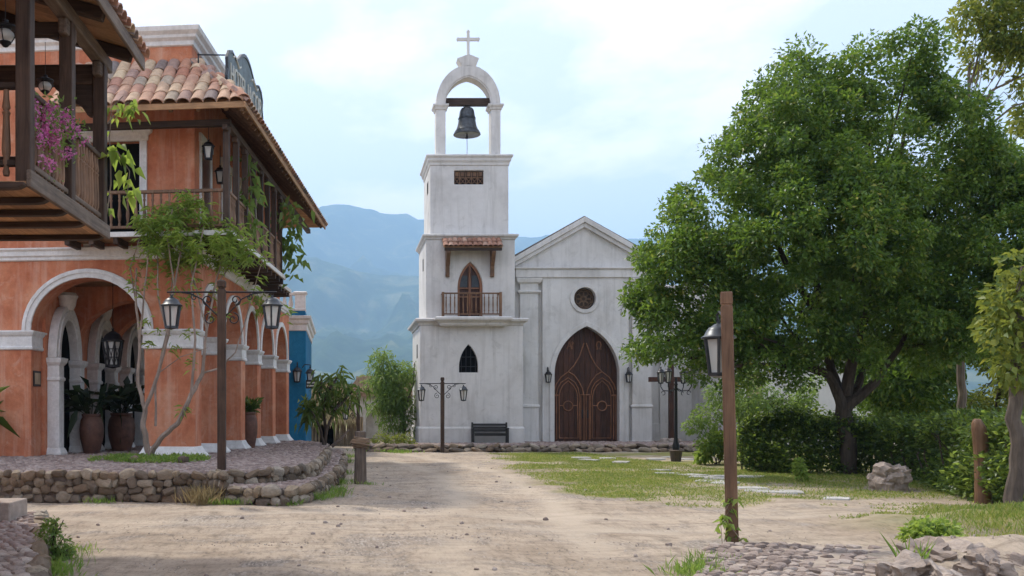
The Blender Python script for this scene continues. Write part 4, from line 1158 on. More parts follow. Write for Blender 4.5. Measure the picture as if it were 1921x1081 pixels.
# roof
rs_ = math.radians(17)
def rz_(x): return 6.06 - (x - 0)*math.tan(rs_)
XE = .34
for k in range(14):
    y0_ = -2.2 + k*.38
    if y0_ > BD + .3: break
    y1_ = min(y0_ + .376, BD + .42)
    a = [(-1.6, y0_, rz_(-1.6) + .1), (XE, y0_, rz_(XE) + .1), (XE, y1_, rz_(XE) + .1), (-1.6, y1_, rz_(-1.6) + .1)]
    Bh(MB().add(a + [(p[0], p[1], p[2] + .03) for p in a], [(3,2,1,0),(4,5,6,7),(0,1,5,4),(1,2,6,5),(2,3,7,6),(3,0,4,7)]), 'roof_board', M['board'])
for y in (-1.0, -.1, .75, 1.55, 2.85):
    Bh(MB().bar((-1.6, y, rz_(-1.6) + .03), (XE - .03, y, rz_(XE) + .03), .12, .14), 'rafter', M['wood_x'], .015)
Bh(MB().box(-1.55, -.15, BD - .14, BD - .02, 5.6, 5.86), 'tie_beam', M['wood_x'], .02)
Bh(MB().plate([(-.15, 5.6), (-.15, 5.2), (-.22, 5.22), (-.3, 5.34), (-.42, 5.40), (-.5, 5.5), (-.62, 5.55), (-.66, 5.6)], [], XZ, BD - .13, BD - .03), 'corner_brace', M['wood_x'], .01)
Bh(MB().box(-1.55, -.15, 1.37, 1.47, 5.7, 5.86), 'tie_beam', M['wood_x'], .02)
Bh(MB().bar((XE + .02, -2.2, rz_(XE) + .08), (XE + .02, BD + .42, rz_(XE) + .08), .04, .17), 'eave_board', M['greywood'], .01)
y = -2.0
while y < BD + .4:
    for r_ in range(4):
        link('roof_tile', TBM, house, (XE + .08 - r_*.36*math.cos(rs_), y, rz_(XE) + .17 + r_*.36*math.sin(rs_) + .012*r_), (rs_ + rnd.uniform(-.04, .04), rnd.uniform(-.04, .04), PI/2 + rnd.uniform(-.04, .04)), (.75, 1, .9))
    y += .2

# ------------------------------------------------------------------ lanterns
def lantern(parent, loc, h, w, n=6, name='lantern', own=None, cage=False, mat='iron', drop=0.0, hook=.12):
    "tapered glazed lantern hanging from loc; own = (label, group): a thing of its own instead of a part"
    m_ = M[mat]
    rt, rb = w*.5, w*.31
    zt, zb = -h*.30, -h*.93
    def ringp(r_, z, k): 
        a = 2*PI*(k + .5)/n
        return Vector((r_*math.cos(a), r_*math.sin(a), z))
    f = MB()
    for k in range(n):
        f.bar(ringp(rt*.96, zt, k), ringp(rb, zb, k), .028*w/.3, .028*w/.3)
        f.bar(ringp(rt*.96, zt, k), ringp(rt*.96, zt, k+1), .03*w/.3, .03*w/.3); f.bar(ringp(rb, zb, k), ringp(rb, zb, k+1), .034*w/.3, .034*w/.3)
        if cage:
            for t_ in (.33, .66):
                f.bar(ringp(rt*.96 + (rb - rt*.96)*t_, zt + (zb-zt)*t_, k), ringp(rt*.96 + (rb - rt*.96)*t_, zt + (zb-zt)*t_, k+1), .02, .02)
            f.bar(ringp(rt*.96, zt, k), ringp(rb, zb, k+1), .016, .016); f.bar(ringp(rb, zb, k), ringp(rt*.96, zt, k+1), .016, .016)
    f.lathe([(rb*1.02, zb - .012*h), (rb*.9, zb - .035*h), (rb*.35, zb - .055*h), (0, zb - .07*h)], n*2)
    if own:
        root = thing(name, loc, own[0], 'lantern', own[1]); fr = f.build('frame', m_, root); par = root
    else:
        fr = f.build(name, m_, parent, loc=loc); par = fr
    c = MB().lathe([(rt*1.12, zt - .01*h), (rt*1.14, zt + .02*h), (rt*.95, zt + .05*h), (rt*.74, zt + .15*h), (rt*.62, zt + .19*h), (rt*.5, zt + .2*h), (rt*.3, zt + .24*h), (rt*.12, zt + .26*h), (rt*.12, zt + .3*h)], n*2)
    c.tube([(.018 + .0, 0, zt + .28*h), (.03, 0, zt + .3*h + .03), (0, 0, hook*0 + .0), (-.03, 0, zt + .3*h + .03), (-.018, 0, zt + .28*h)], .008, 6)
    c.build('cap', m_, par, smooth=True)
    g = MB()
    vs_ = [ringp(rt*.93, zt, k) for k in range(n)] + [ringp(rb*.95, zb, k) for k in range(n)]
    g.add(vs_, [(k, (k+1) % n, n + (k+1) % n, n + k) for k in range(n)])
    g.build('glass', M['glass'], par)
    MB().lathe([(.03*w/.3, zb + .01), (.03*w/.3, zb + (zt-zb)*.5), (.045*w/.3, zb + (zt-zb)*.55), (.04*w/.3, zb + (zt-zb)*.8), (.0, zb + (zt-zb)*.86)], 10).build('bulb', M['lampwhite'], par, smooth=True)
    if drop:
        MB().tube([(0, 0, 0), (0, 0, drop)], .009 if drop > .4 else .012, 6).build('chain', M['iron'], par)
    return par
def scroll(mb, p, d, r_, turns=1.4, th=.012, flip=1, n=26):
    "spiral in the xz plane"
    pts = []
    for i in range(n + 1):
        t_ = i/n
        a = d + flip*turns*2*PI*t_; rr = r_*(1 - .85*t_)
        pts.append((p[0] + rr*math.cos(a), p[1], p[2] + rr*math.sin(a)))
    mb.tube(pts, th, 5)
def lamp_post(base, H, w, arm, za, lh, lw, label, wood_m, sides=(-1, 1), lz=.0, name='lamp_post', th=.013, group=None, tassel=False):
    t_ = thing(name, base, label, 'lamp post', group)
    MB().box(-w/2, w/2, -w/2, w/2, -.1, H - .17).build('post', wood_m, t_, bevel=.012)
    MB().ring(-w/2, w/2, -w/2, w/2, [(-.02, H - .17), (-.02, H - .13), (.0, H - .12), (.0, H - .03), (-.02, H)]).build('post_top', wood_m, t_, bevel=.006)
    for s_ in sides:
        a = MB().tube([(s_*w*.4, 0, za), (s_*(arm + .08), 0, za)], th*1.25, 6)
        a.tube([(s_*w*.45, 0, za - .42), (s_*(w*.5 + .12), 0, za - .30), (s_*(w*.5 + .28), 0, za - .12), (s_*(arm*.62), 0, za - .03), (s_*arm*.8, 0, za - .01)], th, 6)
        scroll(a, (s_*(w*.5 + .13), 0, za - .47), PI/2 if s_ > 0 else PI/2, .11, 1.3, th*.9, -s_)
        scroll(a, (s_*(w*.5 + .17), 0, za - .14), -PI/2, .10, 1.3, th*.9, s_)
        scroll(a, (s_*(arm*.55), 0, za - .09), PI/2, .06, 1.2, th*.8, -s_)
        a.build('arm', M['iron'], t_, smooth=True)
        lantern(t_, (s_*arm, 0, za - .06), lh, lw, mat='iron_grey')
        if tassel and s_ < 0: MB().tube([(s_*arm, 0, za - lh), (s_*arm, 0, za - lh - .25)], .012, 5).build('cord', M['flag'], t_)
    return t_
# left lamp post on the terrace
lp = gnd(416, 882, TZ)
lamp_post((lp.x, lp.y, TZ), 3.33, .145, .88, 3.12, .60, .34, 'dark timber lamp post with two iron lanterns on the cobbled terrace', M['wood_z'])
# lamp post in front of the tower
lp = gnd(830, 849, 0)
lamp_post((lp.x, lp.y, 0), 2.86, .14, .80, 2.62, .62, .30, 'slim dark lamp post with two lanterns before the church tower', M['wood_z'], tassel=True, th=.014)
# foreground lamp post: lantern hangs behind and beside it
lp = gnd(1374, 1024, 0)
t_ = thing('lamp_post', (lp.x, lp.y, 0), 'tall red brown square post with one lantern in the right foreground', 'lamp post', None, R(-20))
Hf = 2.87; lean = -.065
def lb(z): return lean * z / Hf
pb = MB(); w2 = .068
def sq(z, w_): return [(lb(z) - w_, -w_, z), (lb(z) + w_, -w_, z), (lb(z) + w_, w_, z), (lb(z) - w_, w_, z)]
vv_ = sq(-.1, w2) + sq(Hf - .16, w2*.93)
pb.add(vv_, [(3,2,1,0),(4,5,6,7),(0,1,5,4),(1,2,6,5),(2,3,7,6),(3,0,4,7)]); pb.build('post', M['redwood'], t_, bevel=.008)
pb = MB(); vv_ = []
for z, w_ in ((Hf - .16, w2*.80), (Hf - .14, w2*.80), (Hf - .135, w2*.95), (Hf - .02, w2*.95), (Hf, w2*.85)): vv_ += sq(z, w_)
fs = [(3,2,1,0), (16,17,18,19)]
for i in range(4):
    for k in range(4): fs.append((i*4+k, i*4+(k+1)%4, (i+1)*4+(k+1)%4, (i+1)*4+k))
pb.add(vv_, fs).build('post_top', M['redwood'], t_)
MB().tube([(lb(2.62) - .04, .06, 2.60), (lb(2.6) - .08, .12, 2.66), (lb(2.6) - .10, .19, 2.63), (lb(2.6) - .085, .2, 2.55)], .014, 6).build('arm', M['iron_grey'], t_, smooth=True)
lantern(t_, (lb(2.6) - .085, .2, 2.56), .66, .34, mat='iron_grey')
near_post = t_
# lamp post far behind by the cream house
lp = at(672, 830, 36)
lamp_post((lp.x, lp.y, .0), 2.2, .12, .46, 1.86, .55, .28, 'far lamp post with one lantern beside the thatched hut', M['wood_z'], sides=(-1,), th=.012)

# wall lanterns beside the church door
def wall_lantern(p, h, w, label, group=None, out_=(0, -1)):
    root = lantern(None, (p.x + out_[0]*.22, p.y + out_[1]*.22, p.z), h, w, own=(label, group), name='wall_lantern')
    b = MB().tube([(-out_[0]*.22, -out_[1]*.22, -h*.5), (-out_[0]*.2, -out_[1]*.2, .1), (-out_[0]*.1, -out_[1]*.1, .16), (0, 0, .1), (0, 0, -.02)], .018, 6)
    b.box(-.05 - out_[0]*.22, .05 - out_[0]*.22, -.05 - out_[1]*.215, .05 - out_[1]*.215, -h*.6, -h*.3)
    b.build('bracket', M['iron'], root, smooth=True)
    return root
wall_lantern(at(1026.5, 696, YF - .2), .52, .30, 'small black wall lantern on the tower side of the church door')
wall_lantern(at(1177, 696, YF - .2), .52, .30, 'small black wall lantern between the church door and big tree')
# hanging lanterns
p = hloc(-2.35, 1.3, 3.52)
lantern(None, p, .95, .50, n=8, own=('patterned iron lantern hanging in the front arch of the orange building', None), name='hanging_lantern', cage=True, drop=1.1)
p = at(391, 264, 22.3); lantern(None, p, .44, .27, n=4, own=('square lantern hanging under the eave by the corner balcony post', None), name='hanging_lantern', mat='iron', drop=.45)
p = at(413, 312, 24.2); lantern(None, p, .44, .27, n=4, own=('smaller second lantern deeper along the side balcony of the orange building', None), name='hanging_lantern', mat='iron', drop=.5)
p = at(85, 140, 11.3)
def oil_lamp(p, s_, label, drop):
    root = thing('hanging_lamp', p, label, 'lamp')
    MB().lathe([(.0, 0), (.03, -.01), (.03, -.035), (.05, -.045), (.115, -.075), (.118, -.09), (.06, -.095), (.055, -.11)], 16).build('cap', M['iron'], root, smooth=True)
    MB().lathe([(.05, -.105), (.085, -.14), (.092, -.17), (.08, -.2), (.05, -.23)], 16, cap=False).build('glass', M['glass'], root, smooth=True)
    MB().lathe([(.04, -.11), (.05, -.14), (.05, -.18), (.02, -.2)], 12).build('bulb', M['lampwhite'], root, smooth=True)
    b = MB().lathe([(.055, -.225), (.06, -.24), (.04, -.255), (.025, -.275), (.0, -.285)], 14)
    for k in range(4):
        a = PI/2*k
        b.tube([(.095*math.cos(a), .095*math.sin(a), -.09), (.105*math.cos(a), .105*math.sin(a), -.16), (.06*math.cos(a), .06*math.sin(a), -.235)], .006, 5)
    b.build('cage', M['iron'], root, smooth=True)
    MB().tube([(0, 0, 0), (0, 0, drop)], .004, 5).build('cord', M['iron'], root)
    root.scale = (s_, s_, s_)
oil_lamp(p, .82, 'small glass oil lamp hanging in the timber balcony before the orange wall', .45)
oil_lamp(at(10, 36, 9.9), 1.0, 'dark oil lamp cut by the left picture edge under the roof', .2)

# ------------------------------------------------------------------ buildings in the far lane
YBL = 37.6
blue = thing('blue_house', (fx(540, YBL), YBL, 0), 'deep blue house with white cornice behind the orange building', 'house')
bx_0, bx_1 = -6.0, fx(574, YBL)
zb1 = fz(612, YBL)
MB().box(bx_0, bx_1, YBL, YBL + 7, 0, zb1).build('wall', M['blue'], blue, world=True, bevel=.03)
MB().ring(bx_0, bx_1, YBL, YBL + 7, [(0, zb1 - .18), (.04, zb1 - .16), (.04, zb1 + .05), (.1, zb1 + .1), (.12, zb1 + .22), (.19, zb1 + .28), (.2, zb1 + .38), (.05, zb1 + .4)]).build('cornice', M['trim'], blue, world=True, bevel=.008)
MB().box(bx_0, bx_1 - .03, YBL + .03, YBL + 6.9, zb1 + .39, fz(583, YBL)).build('upper_wall', M['blue'], blue, world=True)
zp0, zp1 = fz(583, YBL), fz(548, YBL)
MB().ring(bx_1 - .42, bx_1 - .02, YBL + .02, YBL + .42, [(.0, zp0), (.02, zp0 + .06), (0, zp0 + .08), (0, zp1 - .1), (.05, zp1 - .06), (.06, zp1), (.0, zp1 + .03)]).build('parapet_pier', M['trim'], blue, world=True, bevel=.008)
MB().box(bx_0, bx_1 - .42, YBL + .08, YBL + .34, zp1 - .1, zp1 - .01).build('parapet_rail', M['trim'], blue, world=True, bevel=.01)
MB().box(bx_0, bx_1 - .42, YBL + .06, YBL + .36, zp0, zp0 + .08).build('parapet_base', M['trim'], blue, world=True, bevel=.01)
bm_ = MB().lathe([(.06, 0), (.05, .05), (.10, .2), (.06, .38), (.05, .48), (.07, .56)], 10).mesh('baluster', M['trim'], True)
for k in range(6):
    link('baluster', bm_, blue, Vector((bx_1 - .58 - k*.24, YBL + .21, zp0 + .07)) - Vector(blue.location), None, (1, 1, (zp1 - zp0 - .15)/.56))
wall_lantern(at(558, 688, YBL), .62, .34, 'dark wall lantern on the blue house front')
q = at(582, 690, 36.9)
lt = lantern(None, q, .68, .34, n=4, own=('white glazed lantern on a bracket beyond the blue wall', None), name='bracket_lantern')
MB().tube([(-.3, 0, .0), (-.2, 0, .12), (0, 0, .1), (0, 0, -.02)], .02, 6).build('bracket', M['iron'], lt, smooth=True)
q = at(586, 721, 36.7)
sgn = thing('hanging_sign', q, 'small black shop sign board jutting from the blue house below a lantern', 'sign')
MB().plate([(-.24, -.16), (.2, -.16), (.24, -.05), (.30, 0), (.24, .05), (.2, .16), (-.24, .16)], [], XZ, -.025, .025).build('board', M['bench'], sgn, bevel=.01)
MB().box(-.2, .14, -.032, -.024, .03, .085).box(-.2, .10, -.032, -.024, -.085, -.03).build('lettering', M['letter'], sgn)

hut = thing('thatched_hut', at(625, 830, 46), 'shaggy thatched hut with cane walls at the end of the lane', 'hut')
hx0, hx1 = fx(556, 46), fx(668, 46); hz0 = fz(792, 46); hz1 = fz(716, 46)
b = MB(); y0_, y1_ = 45.0, 50.0; ym = 47.5
b.add([(hx0, y0_, hz0), (hx1, y0_, hz0), (hx1, y1_, hz0), (hx0, y1_, hz0), (hx0 + .9, ym, hz1), (hx1 - .5, ym, hz1)], [(0,1,5,4), (1,2,5), (2,3,4,5), (3,0,4), (0,3,2,1)])
b.build('roof_core', M['thatch'], hut, world=True)
n_ = 5200
a = rng.random(n_); tt = rng.random(n_) ** .8
x_ = (hx0 + (hx1-hx0)*a)*(1-tt) + (hx0 + .9 + (hx1 - .5 - hx0 - .9)*a)*tt
P = np.stack([x_, y0_ + (ym - y0_)*tt - .03, hz0 + (hz1-hz0)*tt + .06], 1)
D = np.stack([rng.normal(0, .16, n_), np.full(n_, -.62), np.full(n_, -.62) + rng.normal(0, .15, n_)], 1)
b2 = rng.random(n_//2); t2 = rng.random(n_//2)
xs2 = hx1 - .5*t2; ys2 = y0_ + (ym - y0_)*t2 + (y1_ - y0_ - 2*(ym - y0_)*t2 )*b2
P2 = np.stack([xs2 + .03, ys2, hz0 + (hz1-hz0)*t2 + .05], 1); D2 = np.stack([np.full(n_//2, .3), rng.normal(0, .15, n_//2), np.full(n_//2, -1.0)], 1)
o = link('thatch', leaf_mesh('thatch', np.concatenate([P, P2]) - np.array(hut.location), np.concatenate([D, D2]), .3 + .35*rng.random(n_ + n_//2), .035, M['straw'], .1), hut)
tag(o, kind='stuff')
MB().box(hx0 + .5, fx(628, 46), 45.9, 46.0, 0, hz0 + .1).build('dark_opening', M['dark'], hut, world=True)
cn = MB().tube([(0, 0, 0), (0.01, 0, hz0 + .25)], .06, 6).mesh('cane', M['hutwood'], True)
for k in range(14): link('cane', cn, hut, Vector((fx(628, 45.7) + k*.095, 45.7 + rnd.uniform(-.03, .03), 0)) - Vector(hut.location), (rnd.uniform(-.02, .02), rnd.uniform(-.03, .03), 0))
for k in range(5): link('cane', cn, hut, Vector((fx(575, 45.7) + k*.14, 45.72, 0)) - Vector(hut.location), (0, rnd.uniform(-.03, .03), 0))

crm = thing('cream_house', at(690, 830, 50), 'cream plastered house with an arched gateway behind the feathery tree', 'house')
cx0, cx1 = fx(653, 50), fx(800, 50); czt = fz(742, 50)
e = ellipse(fx(722, 50), .95, fz(790, 50), .75, 16)
MB().plate([(cx0, 0), (fx(722, 50) - .95, 0)] + e + [(fx(722, 50) + .95, 0), (cx1, 0), (cx1, czt), (cx0, czt)], [], XZ, 50, 50.5).build('front_wall', M['cream'], crm, world=True, bevel=.02)
MB().box(cx0 + .02, cx1 - .02, 50.5, 55, 0, czt - .1).build('rear_wall', M['cream'], crm, world=True)
MB().plate([(cx0 - .35, czt - .05), (cx1, czt - .05), (cx1, fz(705, 50)), (fx(675, 50), fz(705, 50))], [], XZ, 49.7, 55).build('roof', M['thatch'], crm, world=True)
b = MB()
for k in range(12): b.box(fx(668, 50) + k*.09, fx(668, 50) + k*.09 + .08, 49.6, 49.68, czt + .1, czt + .95)
b.build('gable_boards', M['hutwood'], crm, world=True)
# far row closing the street behind the big tree
wh = thing('white_house', at(1500, 830, 40), 'white walled house half hidden behind the big tree trunk', 'house')
MB().plate([(fx(1385, 40), 0), (fx(1660, 40), 0), (fx(1660, 40), fz(655, 40)), (fx(1385, 40), fz(655, 40))], [[(fx(1400, 40), fz(745, 40)), (fx(1432, 40), fz(745, 40)), (fx(1432, 40), fz(700, 40)), (fx(1400, 40), fz(700, 40))]], XZ, 40, 40.3).build('front_wall', M['white'], wh, world=True, bevel=.02)
MB().box(fx(1385, 40), fx(1660, 40), 40.3, 46, 0, fz(657, 40)).build('body', M['white'], wh, world=True)
MB().box(fx(1400, 40), fx(1432, 40), 40.15, 40.2, fz(745, 40), fz(700, 40)).build('shutter', M['hutwood'], wh, world=True)
MB().box(fx(1385, 40) - .3, fx(1660, 40) + .3, 39.6, 46.3, fz(657, 40), fz(645, 40)).build('roof', M['tile_i'], wh, world=True)

# ------------------------------------------------------------------ street furniture
# bench against the tower
bp_ = at(918.5, 833, YT - .3)
bn_ = thing('bench', (bp_.x, YT - .38, .24), 'black slatted wooden bench against the church tower wall', 'bench')
bw = .70
for k in range(3): MB().box(-bw, bw, .17, .20, .50 + k*.115, .60 + k*.115).build('back_slat', M['bench'], bn_, bevel=.006)
for k in range(4): MB().box(-bw, bw, -.26 + k*.105, -.165 + k*.105, .42, .445).build('seat_slat', M['bench'], bn_, bevel=.006)
MB().box(-bw + .05, bw - .05, -.23, -.2, .33, .418).build('apron', M['bench'], bn_, bevel=.006)
for s_ in (-1, 1):
    MB().box(s_*bw - .035, s_*bw + .035, .13, .21, 0, .88).build('leg', M['bench'], bn_, bevel=.008)
    MB().box(s_*bw - .035, s_*bw + .035, -.27, -.2, 0, .62).build('leg', M['bench'], bn_, bevel=.008)
    MB().box(s_*bw - .04, s_*bw + .04, -.3, .13, .62, .66).build('armrest', M['bench'], bn_, bevel=.01)
# wooden cross beside the wing
cb = at(1259, 816, 41.2)
cr = thing('wooden_cross', (cb.x, 41.2, .24), 'tall dark red wooden cross standing on a white stone by the church', 'cross')
zc_ = fz(712, 41.2) - .24
MB().box(-.10, .10, -.08, .08, .1, zc_ + .75).build('upright', M['doorwood'], cr, bevel=.01)
MB().box(-.92, .92, -.09, .09, zc_ - .1, zc_ + .1).build('crossbar', M['doorwood'], cr, bevel=.01)
for k in range(5): link('base_stone', rnd.choice(PALE), cr, (rnd.uniform(-.55, .45), rnd.uniform(-.2, .2), .06), (0, 0, rnd.uniform(0, 3)), (.55, .4, .3))
# iron street lamp with several lanterns
sb = gnd(1268, 866, 0)
sl2 = thing('street_lamp', (sb.x, sb.y, 0), 'slim black iron street lamp with a cluster of lanterns under the tree', 'street lamp')
MB().lathe([(.15, .0), (.16, .1), (.19, .3), (.2, .34), (.17, .36)], 16).build('base_tub', M['logwood'], sl2, smooth=True)
MB().lathe([(.10, .34), (.11, .5), (.075, .6), (.055, .75), (.05, 1.2), (.045, 2.35), (.06, 2.38), (.045, 2.42), (.03, 2.6)], 14).build('post', M['iron'], sl2, smooth=True)
for k in range(4):
    a = PI/4 + PI/2*k; c_, s_ = math.cos(a), math.sin(a)
    b = MB().tube([(0, 0, 2.28), (c_*.2, s_*.2, 2.18), (c_*.42, s_*.42, 2.2), (c_*.5, s_*.5, 2.32), (c_*.5, s_*.5, 2.42)], .016, 6)
    b.tube([(c_*.42 + .06*math.cos(q)*c_, s_*.42 + .06*math.cos(q)*s_, 2.12 + .06*math.sin(q)) for q in np.linspace(0, 5, 14)], .011, 5)
    b.build('arm', M['iron'], sl2, smooth=True)
    lantern(sl2, (c_*.5, s_*.5, 2.92), .52, .22, mat='iron')
# hitching post with rope
hb = gnd(676, 908, 0)
hp = thing('hitching_post', (hb.x, hb.y, 0), 'short weathered log post wrapped in rope beside the dirt road', 'post')
n_ = 14; vs_ = []; fs = []
for i, (z, r_) in enumerate(((-.1, .135), (.1, .13), (.5, .12), (.9, .115), (1.1, .118), (1.12, .09))):
    for k in range(n_): 
        a = 2*PI*k/n_; q = r_*(1 + .07*(k % 2) + .05*math.sin(3*a + 1))
        vs_.append((q*math.cos(a), q*math.sin(a), z))
    if i:
        for k in range(n_): fs.append(((i-1)*n_+k, (i-1)*n_+(k+1) % n_, i*n_+(k+1) % n_, i*n_+k))
fs.append(tuple(5*n_ + k for k in range(n_)))
MB().add(vs_, fs).build('log', M['logwood'], hp)
for k in range(8):
    z = .76 + k*.028; r_ = .145 + .04*math.sin(k/7*PI) + rnd.uniform(-.01, .02); ti = rnd.uniform(-.3, .3); ph = rnd.uniform(0, 6)
    MB().tube([(r_*math.cos(t_), r_*math.sin(t_), z + ti*r_*math.cos(t_ + ph)) for t_ in np.linspace(0, 2*PI, 22)], .021, 6).build('rope_coil', M['rope'], hp, smooth=True)
# leaning branch at the end of the terrace
lb0 = at(622, 838, 30.5); lb1 = at(655, 806, 30.5)
br = MB().tube([(0, 0, 0), ((lb1 - lb0).x*.5, 0, .22), ((lb1 - lb0).x, .1, (lb1 - lb0).z)], [.06, .05, .03], 7).build('fallen_branch', M['logwood'], None, smooth=True)
br.location = lb0
tag(br, 'bare grey branch leaning up at the far end of the terrace', 'branch')
# boulders
rk = gnd(1667, 920, 0)
bd = thing('boulder', (rk.x, rk.y, 0), 'pale pitted boulder on the grass before the hedge', 'boulder')
def rugged(name, mat, seed, n=14, amp=.16):
    "angular pitted rock: subdivided cube pushed by layered noise"
    from mathutils import noise as mn
    bm = bmesh.new(); bmesh.ops.create_cube(bm, size=1.0)
    bmesh.ops.subdivide_edges(bm, edges=bm.edges[:], cuts=n, use_grid_fill=True)
    o_ = Vector((seed*3.7, seed*1.3, seed*2.1))
    for v in bm.verts:
        c = v.co.copy(); v.co = c.lerp(c.normalized()*.6, .5)
        d = v.co.normalized()
        k = mn.fractal(c*2.2 + o_, 1.0, 2.0, 5)*amp + (mn.cell(c*3.1 + o_) - .5)*amp*.7 - max(0, mn.noise(c*7 + o_))*amp*.5
        v.co += d*k
    me = bpy.data.meshes.new(name); bm.to_mesh(me); bm.free(); me.materials.append(mat)
    me.polygons.foreach_set('use_smooth', [True]*len(me.polygons)); me.set_sharp_from_angle(angle=R(35))
    return me
BIG = rugged('rock', M['pale_rock'], 91)
link('rock', BIG, bd, (0, 0, .18), (.1, 0, .3), (.66, .55, .58)); link('rock', PALE[2], bd, (.28, .1, .22), (0, .2, 1), (.26, .26, .5))
for i, (px_, py_, sc_, lab) in enumerate(((1722, 1012, .34, 'grey upright rock behind the weeds in the right corner'), (1745, 1040, .46, 'broad grey rock below the weeds, right foreground'), (1800, 1035, .5, 'largest pale rock of the bank in the right corner'),
                                     (1850, 1062, .44, 'low pale rock near the bottom right corner'), (1905, 1050, .42, 'pale upright rock cut by the right picture edge'), (1700, 1068, .4, 'flat grey rock at the bottom picture edge below the weeds'), (1780, 1078, .42, 'rough brown rock at the bottom edge of the bank'))):
    g_ = gnd(px_, py_ + 14, .1)
    o = link('rock', rugged('rock', M['pale_rock'], 70 + i, 12, .2), None, (g_.x, g_.y, .06 + .06*(i % 2)), (rnd.uniform(-.3, .3), rnd.uniform(-.3, .3), rnd.uniform(0, 3)), (sc_, sc_*.8, sc_*.62))
    tag(o, lab, 'rock', 'rocks of the bank in the right corner')
# flagstones in the lawn
FLAGS = [lump('flagstone', M['flag'], 140 + i, 2, .1, rnd_k=.35) for i in range(4)]
for i, (px_, py_) in enumerate(((1230, 862), (1258, 859), (1283, 863), (1090, 860), (1105, 864), (1140, 861), (1165, 868), (1236, 884), (1300, 893), (1322, 897), (1345, 900), (1330, 905), (1360, 908), (1352, 895), (1410, 896), (1425, 924), (1450, 926), (1485, 925), (1404, 918), (1570, 938), (1250, 890))):
    g_ = gnd(px_, py_, 0)
    link('flagstone', FLAGS[i % 4], ground, (g_.x, g_.y, .0), (0, 0, rnd.uniform(0, 3)), (rnd.uniform(.45, .75), rnd.uniform(.4, .65), .085))
# loose stones on the road: the larger ones singly, the gravel as one
PEB = [lump('pebble', M['cobble_o'], 120 + i, 2, .2) for i in range(4)]
for i in range(90):
    x_ = rnd.uniform(-3.5, 6); y_ = rnd.uniform(8.8, 28); s_ = rnd.uniform(.022, .06)
    link('pebble', PEB[i % 4], ground, (x_, y_, float(gheight(np.array([x_]), np.array([y_]))[0] - .022*trackmask(np.array([x_]), np.array([y_]))[0]) + s_*.12), (rnd.uniform(0, 3), 0, rnd.uniform(0, 3)), (s_*1.3, s_, s_*.7))
n_ = 2600
gx_ = rng.normal(0, 1, n_); px_ = np.where(rng.random(n_) < .6, rng.uniform(-3.5, 1.8, n_), rng.uniform(-3, 7, n_)); py_ = np.where(rng.random(n_) < .6, rng.uniform(9, 12.4, n_), rng.uniform(8.8, 24, n_))
keep = fbm(px_*.8 + 3, py_*.8, 4) > .56
P = np.stack([px_, py_], 1)[keep]
P = np.concatenate([P, (gheight(P[:, 0], P[:, 1]) - trackmask(P[:, 0], P[:, 1])*.022 + .004)[:, None]], 1)
tag(link('gravel', cobble_field(P, .02, 0, M['gravel'], 'gravel')), 'fine gravel scattered over the dirt road', None, None, 'stuff')

# ------------------------------------------------------------------ potted plants in the arcade
def jar(p, h, r_, label, leaves=True, n=26, L=.85, mat='leaf_d', up=.8):
    t_ = thing('plant_jar', p, label, 'potted plant')
    MB().lathe([(r_*.62, 0), (r_*.72, h*.1), (r_*.95, h*.4), (r_, h*.62), (r_*.9, h*.84), (r_*.74, h*.92), (r_*.82, h*.97), (r_*.8, h), (r_*.68, h*.99), (r_*.66, h*.9)], 20, cap=False).build('jar', M['pot'], t_, smooth=True)
    MB().lathe([(.0, h*.9), (r_*.67, h*.9)], 16, cap=False).build('soil', M['dark'], t_)
    ph = rng.random(n)*2*PI
    D = np.stack([np.cos(ph)*rng.uniform(.2, .9, n), np.sin(ph)*rng.uniform(.2, .9, n), rng.uniform(.5, 1.4, n)*up], 1)
    P = np.stack([np.cos(ph)*.06, np.sin(ph)*.06, np.full(n, h*.92)], 1)
    D = unit(D); st_ = rng.uniform(.25, .9, n)[:, None]*L
    b = MB()
    for i in range(n): b.tube([P[i], P[i] + D[i]*st_[i]*.6, P[i] + D[i]*st_[i]], .011, 4, False)
    b.build('stems', M[mat], t_)
    P2 = P + D*st_
    D2 = unit(D + np.array([0, 0, -.35]) + rng.normal(0, .2, (n, 3)))
    Pm = np.concatenate([P2, P + D*st_*.7]); Dm = np.concatenate([D2, unit(D + rng.normal(0, .5, (n, 3)))])
    link('leaves', leaf_mesh('leaves', Pm, Dm, L*rng.uniform(.5, .95, 2*n), L*.24, M[mat], .15, droop=.25), t_)
    return t_
p = gnd(172, 852, F0); jar((p.x, p.y, F0), 1.0, .30, 'tall terracotta jar with dark leaves just inside the front arch')
p = gnd(228, 848, F0); jar((p.x, p.y, F0), 1.02, .36, 'rounder terracotta jar with a bushy dark plant deeper in the arcade', n=40)
p = gnd(467, 842, F0); jar((p.x, p.y, F0), 1.05, .25, 'slim clay jar with a small shrub between the side arches', n=60, L=.42, mat='leaf_h', up=1.6)
p = hloc(-5.15, -.6, TZ); jar(p, .9, .3, 'potted palm with a green frond at the left picture edge', n=14, L=1.0, mat='leaf_h', up=.5)

